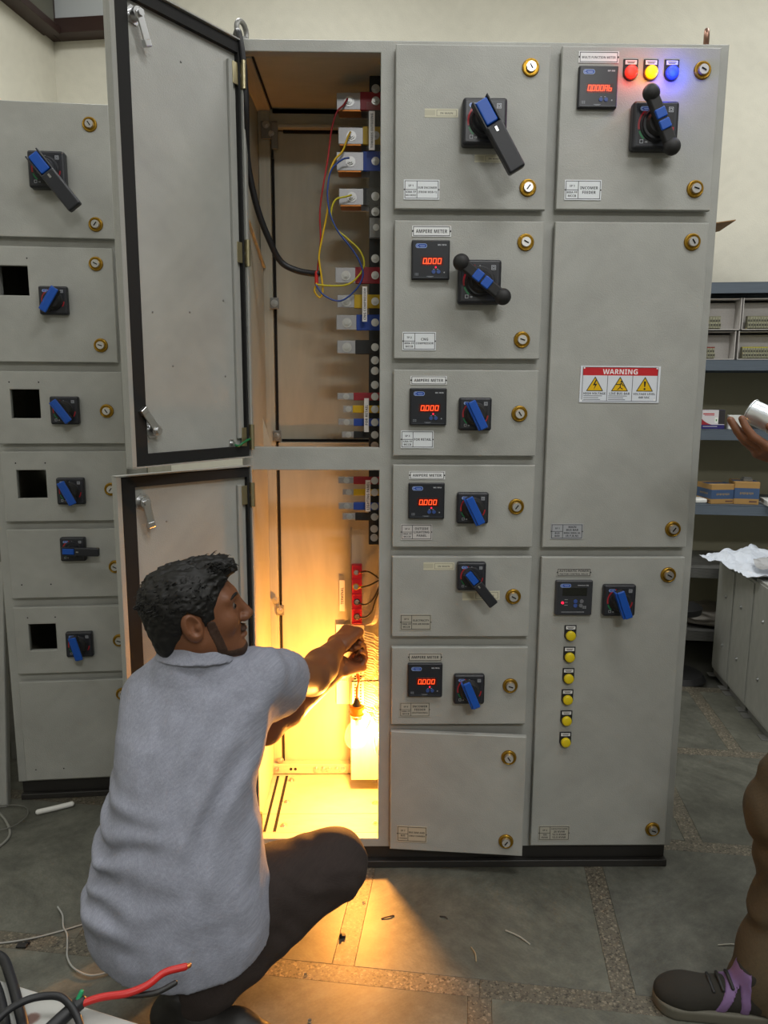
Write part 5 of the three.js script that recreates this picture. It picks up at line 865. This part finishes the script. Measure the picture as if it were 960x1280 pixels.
  mesh('trousers', loc(nets(trF, [-0.66, 0.0, 0.05], [0.03, 0.55, 0.72], 0.0075)), M.trousers, t);
  const shoe = (a, dir, up) => { const f = (p) => { let d = cap(p, [-0.055, 0.028, 0], [0.1, 0.018, 0.004], 0.034, 0.032); d = smin(d, cap(p, [-0.05, 0.035, 0], [-0.03, 0.075, 0], 0.034, 0.036), 0.03); d = smin(d, cap(p, [0.1, 0.012, 0.004], [0.155, 0.008, 0.008], 0.034, 0.026), 0.03); return Math.max(d, -0.012 - p[1]); }; return loc(bake(nets(f, [-0.11, -0.03, -0.06], [0.21, 0.13, 0.06], 0.005), basis(a, dir, up))); };
  const shoeM = std({ color: 0x1f1d1b, roughness: 0.55 });
  mesh('shoe', shoe([-0.385, 0.013, 0.565], [1, 0, 0.12], [0, 1, 0]), shoeM, t);
  mesh('shoe', shoe([-0.43, 0.018, 0.27], [0.12, 0, -1], [0, 1, 0]), shoeM, t);
}
// ------------------------------------------------------------------ the man standing at the right photo edge
{
  const t = thing('person', 'standing person in brown trousers and purple-trimmed shoe, holding a shiny can at photo edge', 'person', [1.08, 0, 0.45]);
  const off = new THREE.Matrix4().makeTranslation(-1.08, 0, -0.45), loc = (g) => bake(g, off);
  const S = { s: V(0.985, 1.4, 0.43), e: V(1.03, 1.13, 0.5), w: V(0.932, 1.225, 0.375), s2: V(1.31, 1.4, 0.4), e2: V(1.38, 1.13, 0.46), w2: V(1.3, 0.95, 0.3), h: V(1.06, 0.88, 0.46), k: V(0.915, 0.45, 0.48), a: V(0.875, 0.09, 0.505), h2: V(1.22, 0.88, 0.44), k2: V(1.22, 0.47, 0.4), a2: V(1.25, 0.09, 0.4) };
  const tor = (p, g) => { let d = ell(p, [1.14, 1.26, 0.43], [0.165 + g, 0.22 + g, 0.115 + g]); d = smin(d, ell(p, [1.14, 0.98, 0.45], [0.155 + g, 0.16 + g, 0.12 + g]), 0.08); d = smin(d, cap(p, [1.0, 1.39, 0.43], [1.29, 1.39, 0.41], 0.055 + g, 0.055 + g), 0.06); return d; };
  const bodyF = (p) => { let d = tor(p, -0.015); for (const [a, b, c] of [[S.s, S.e, S.w], [S.s2, S.e2, S.w2]]) { d = smin(d, cap(p, a, b, 0.05, 0.04), 0.03); d = smin(d, cap(p, b, c, 0.041, 0.027), 0.015); } for (const [a, b, c] of [[S.h, S.k, S.a], [S.h2, S.k2, S.a2]]) { d = smin(d, cap(p, a, b, 0.07, 0.05), 0.03); const md = a === S.h ? [0.935, 0.25, 0.49] : [1.235, 0.28, 0.4]; d = smin(d, cap(p, b, md, 0.045, 0.038), 0.02); d = smin(d, cap(p, md, c, 0.038, 0.03), 0.02); } return smin(d, cap(p, [1.14, 1.42, 0.43], [1.13, 1.52, 0.42], 0.058, 0.056), 0.03); };
  const parts = [loc(nets(bodyF, [0.75, 0.02, 0.2], [1.5, 1.56, 0.68], 0.0105))];
  makeHead(t, parts, off.clone().multiply(basis([1.1, 1.63, 0.41], [-0.85, -0.1, -0.5], [0, 1, 0])), false);
  parts.push(loc(bake(handGeo(1, [[0.25, 0.35, 0.25], [0.2, 0.3, 0.2], [0.25, 0.35, 0.25], [0.35, 0.4, 0.3]], 0.4), basis(S.w, [-0.93, 0.33, -0.12], [-0.28, -0.9, 0.3]))));
  parts.push(loc(bake(handGeo(-1, [[0.4, 0.5, 0.3], [0.4, 0.5, 0.3], [0.45, 0.55, 0.3], [0.5, 0.55, 0.3]], 0.4), basis(S.w2, [-0.3, -0.85, -0.4], [0.8, -0.2, -0.2]))));
  mesh('body', parts, M.skin, t);
  const brown = std({ color: 0x584a34, roughness: 0.9, map: rep(clothTex, 3), bumpMap: rep(clothBump, 3), bumpScale: 0.0006 });
  const trF = (p) => {
    const w = 0.005 * noise(p[0] * 9, p[1] * 7, p[2] * 9) + 0.004 * Math.sin(p[1] * 60 + 3 * noise(p[0] * 6, p[1] * 5, p[2] * 6));
    let d = ell(p, [1.14, 0.92, 0.45], [0.17, 0.14, 0.135]);
    d = smin(d, cap(p, S.h, [0.925, 0.46, 0.48], 0.1, 0.084), 0.05); d = smin(d, cap(p, [0.925, 0.46, 0.48], [0.932, 0.25, 0.49], 0.082, 0.067), 0.05); d = smin(d, cap(p, [0.932, 0.25, 0.49], [0.885, 0.06, 0.505], 0.067, 0.078), 0.03);
    d = smin(d, cap(p, S.h2, S.k2, 0.1, 0.075), 0.05); d = smin(d, cap(p, S.k2, [1.25, 0.07, 0.4], 0.074, 0.075), 0.03);
    d = Math.max(d - w, 0.03 - p[1], p[1] - 1.0); return d;
  };
  mesh('trousers', loc(nets(trF, [0.75, 0.0, 0.25], [1.42, 1.05, 0.68], 0.008)), brown, t);
  const shF = (p) => { let d = tor(p, 0.008); d = smin(d, Math.max(cap(p, S.s, S.e, 0.068, 0.064), (S.s[1] - 0.17) - p[1]), 0.04); d = smin(d, Math.max(cap(p, S.s2, S.e2, 0.068, 0.064), (S.s2[1] - 0.17) - p[1]), 0.04); d = Math.max(d - 0.004 * noise(p[0] * 9, p[1] * 6, p[2] * 9), 0.86 - p[1], p[1] - 1.465); return Math.max(d, -(d + 0.024)); };
  mesh('shirt', loc(nets(shF, [0.85, 0.82, 0.22], [1.5, 1.5, 0.66], 0.0085)), std({ color: 0x54503c, roughness: 0.95 }), t);
  // trainers: dark upper, pale sole, lilac trim, laces
  const shoe = (o, ang) => {
    const m4 = off.clone().multiply(basis(o, [-Math.cos(ang), 0, Math.sin(ang)], [0, 1, 0]));
    const up = (p) => { let d = cap(p, [-0.06, 0.05, 0], [0.12, 0.036, 0], 0.042, 0.036); d = smin(d, cap(p, [-0.045, 0.055, 0], [-0.02, 0.1, 0], 0.04, 0.042), 0.03); d = smin(d, ell(p, [0.14, 0.032, 0.004], [0.055, 0.034, 0.044]), 0.03); return Math.max(d, 0.022 - p[1], p[1] - 0.12); };
    const sole = (p) => { let d = Math.max(cap([p[0], 0, p[2]], [-0.06, 0, 0], [0.145, 0, 0.004], 0.044, 0.05), Math.abs(p[1] - 0.0135) - 0.0135); return d; };
    const s = mesh('shoe', bake(nets(up, [-0.12, 0, -0.07], [0.21, 0.15, 0.07], 0.005), m4), std({ color: 0x26231d, roughness: 0.9 }), t);
    mesh('sole', bake(nets(sole, [-0.12, -0.012, -0.07], [0.21, 0.04, 0.07], 0.0045), m4), std({ color: 0x5a574c, roughness: 0.7 }), s);
    const trim = (p) => Math.max(up(p) - 0.003, Math.min(Math.max(Math.abs(p[0] - 0.05 + (p[1] - 0.05) * 0.5) - 0.011, 0.02 - p[1]), Math.max(Math.abs(p[0] - 0.01) - 0.01, 0.02 - p[1])));
    mesh('trim', bake(nets(trim, [-0.12, 0.005, -0.075], [0.215, 0.12, 0.075], 0.004), m4), std({ color: 0x745a84, roughness: 0.7 }), s);
    for (let k = 0; k < 4; k++) mesh('lace', bake(tube([[0.075 - k * 0.02, 0.066 + k * 0.006, -0.026], [0.08 - k * 0.02, 0.078 + k * 0.007, 0], [0.075 - k * 0.02, 0.066 + k * 0.006, 0.026]], 0.0042, 10, 8), m4), M.matBlack, s);
  };
  shoe([0.835, 0.001, 0.52], -0.14); shoe([1.21, 0.001, 0.4], -0.25);
  const can = thing('shiny_can', 'shiny silver can in the hand at the right photo edge', 'can', [0.868, 1.318, 0.35]);
  can.rotation.order = 'YXZ'; can.rotation.set(0, -0.8, -0.42);
  mesh('can_body', [cx(0.0265, 0.09, 0, 0, 0, 36), new THREE.TorusGeometry(0.0262, 0.0022, 10, 36).rotateY(Math.PI / 2).translate(-0.0425, 0, 0), new THREE.TorusGeometry(0.0268, 0.0015, 10, 36).rotateY(Math.PI / 2).translate(0.012, 0, 0), new THREE.TorusGeometry(0.0268, 0.0015, 10, 36).rotateY(Math.PI / 2).translate(0.018, 0, 0), new THREE.TorusGeometry(0.0262, 0.0022, 10, 36).rotateY(Math.PI / 2).translate(0.0425, 0, 0)], std({ color: 0xdfe6ec, roughness: 0.32, metalness: 0.85 }), can);
}
// alike things share a group
const GROUPS = { parts_bin: 'white bins on the rack', terminal_strip: 'rows of terminal blocks in the bins', low_cabinet: 'low grey cabinets by the rack', washer: 'washers on the floor', wire_offcut: 'wire offcuts on the floor', floor_wire: 'loose wires on the floor', trunking_length: 'stacked trunking lengths', brown_carton: 'brown cartons with a blue band', ceiling_light: 'ceiling light panels', switchboard: 'grey switchboards', plastic_chip: 'dark plastic chips on the floor' };
for (const o of scene.children) { const k = o.name.replace(/_\d{3}$/, ''); if (GROUPS[k] && o.userData.label) o.userData.group = GROUPS[k]; }
renderer.render(scene, camera);
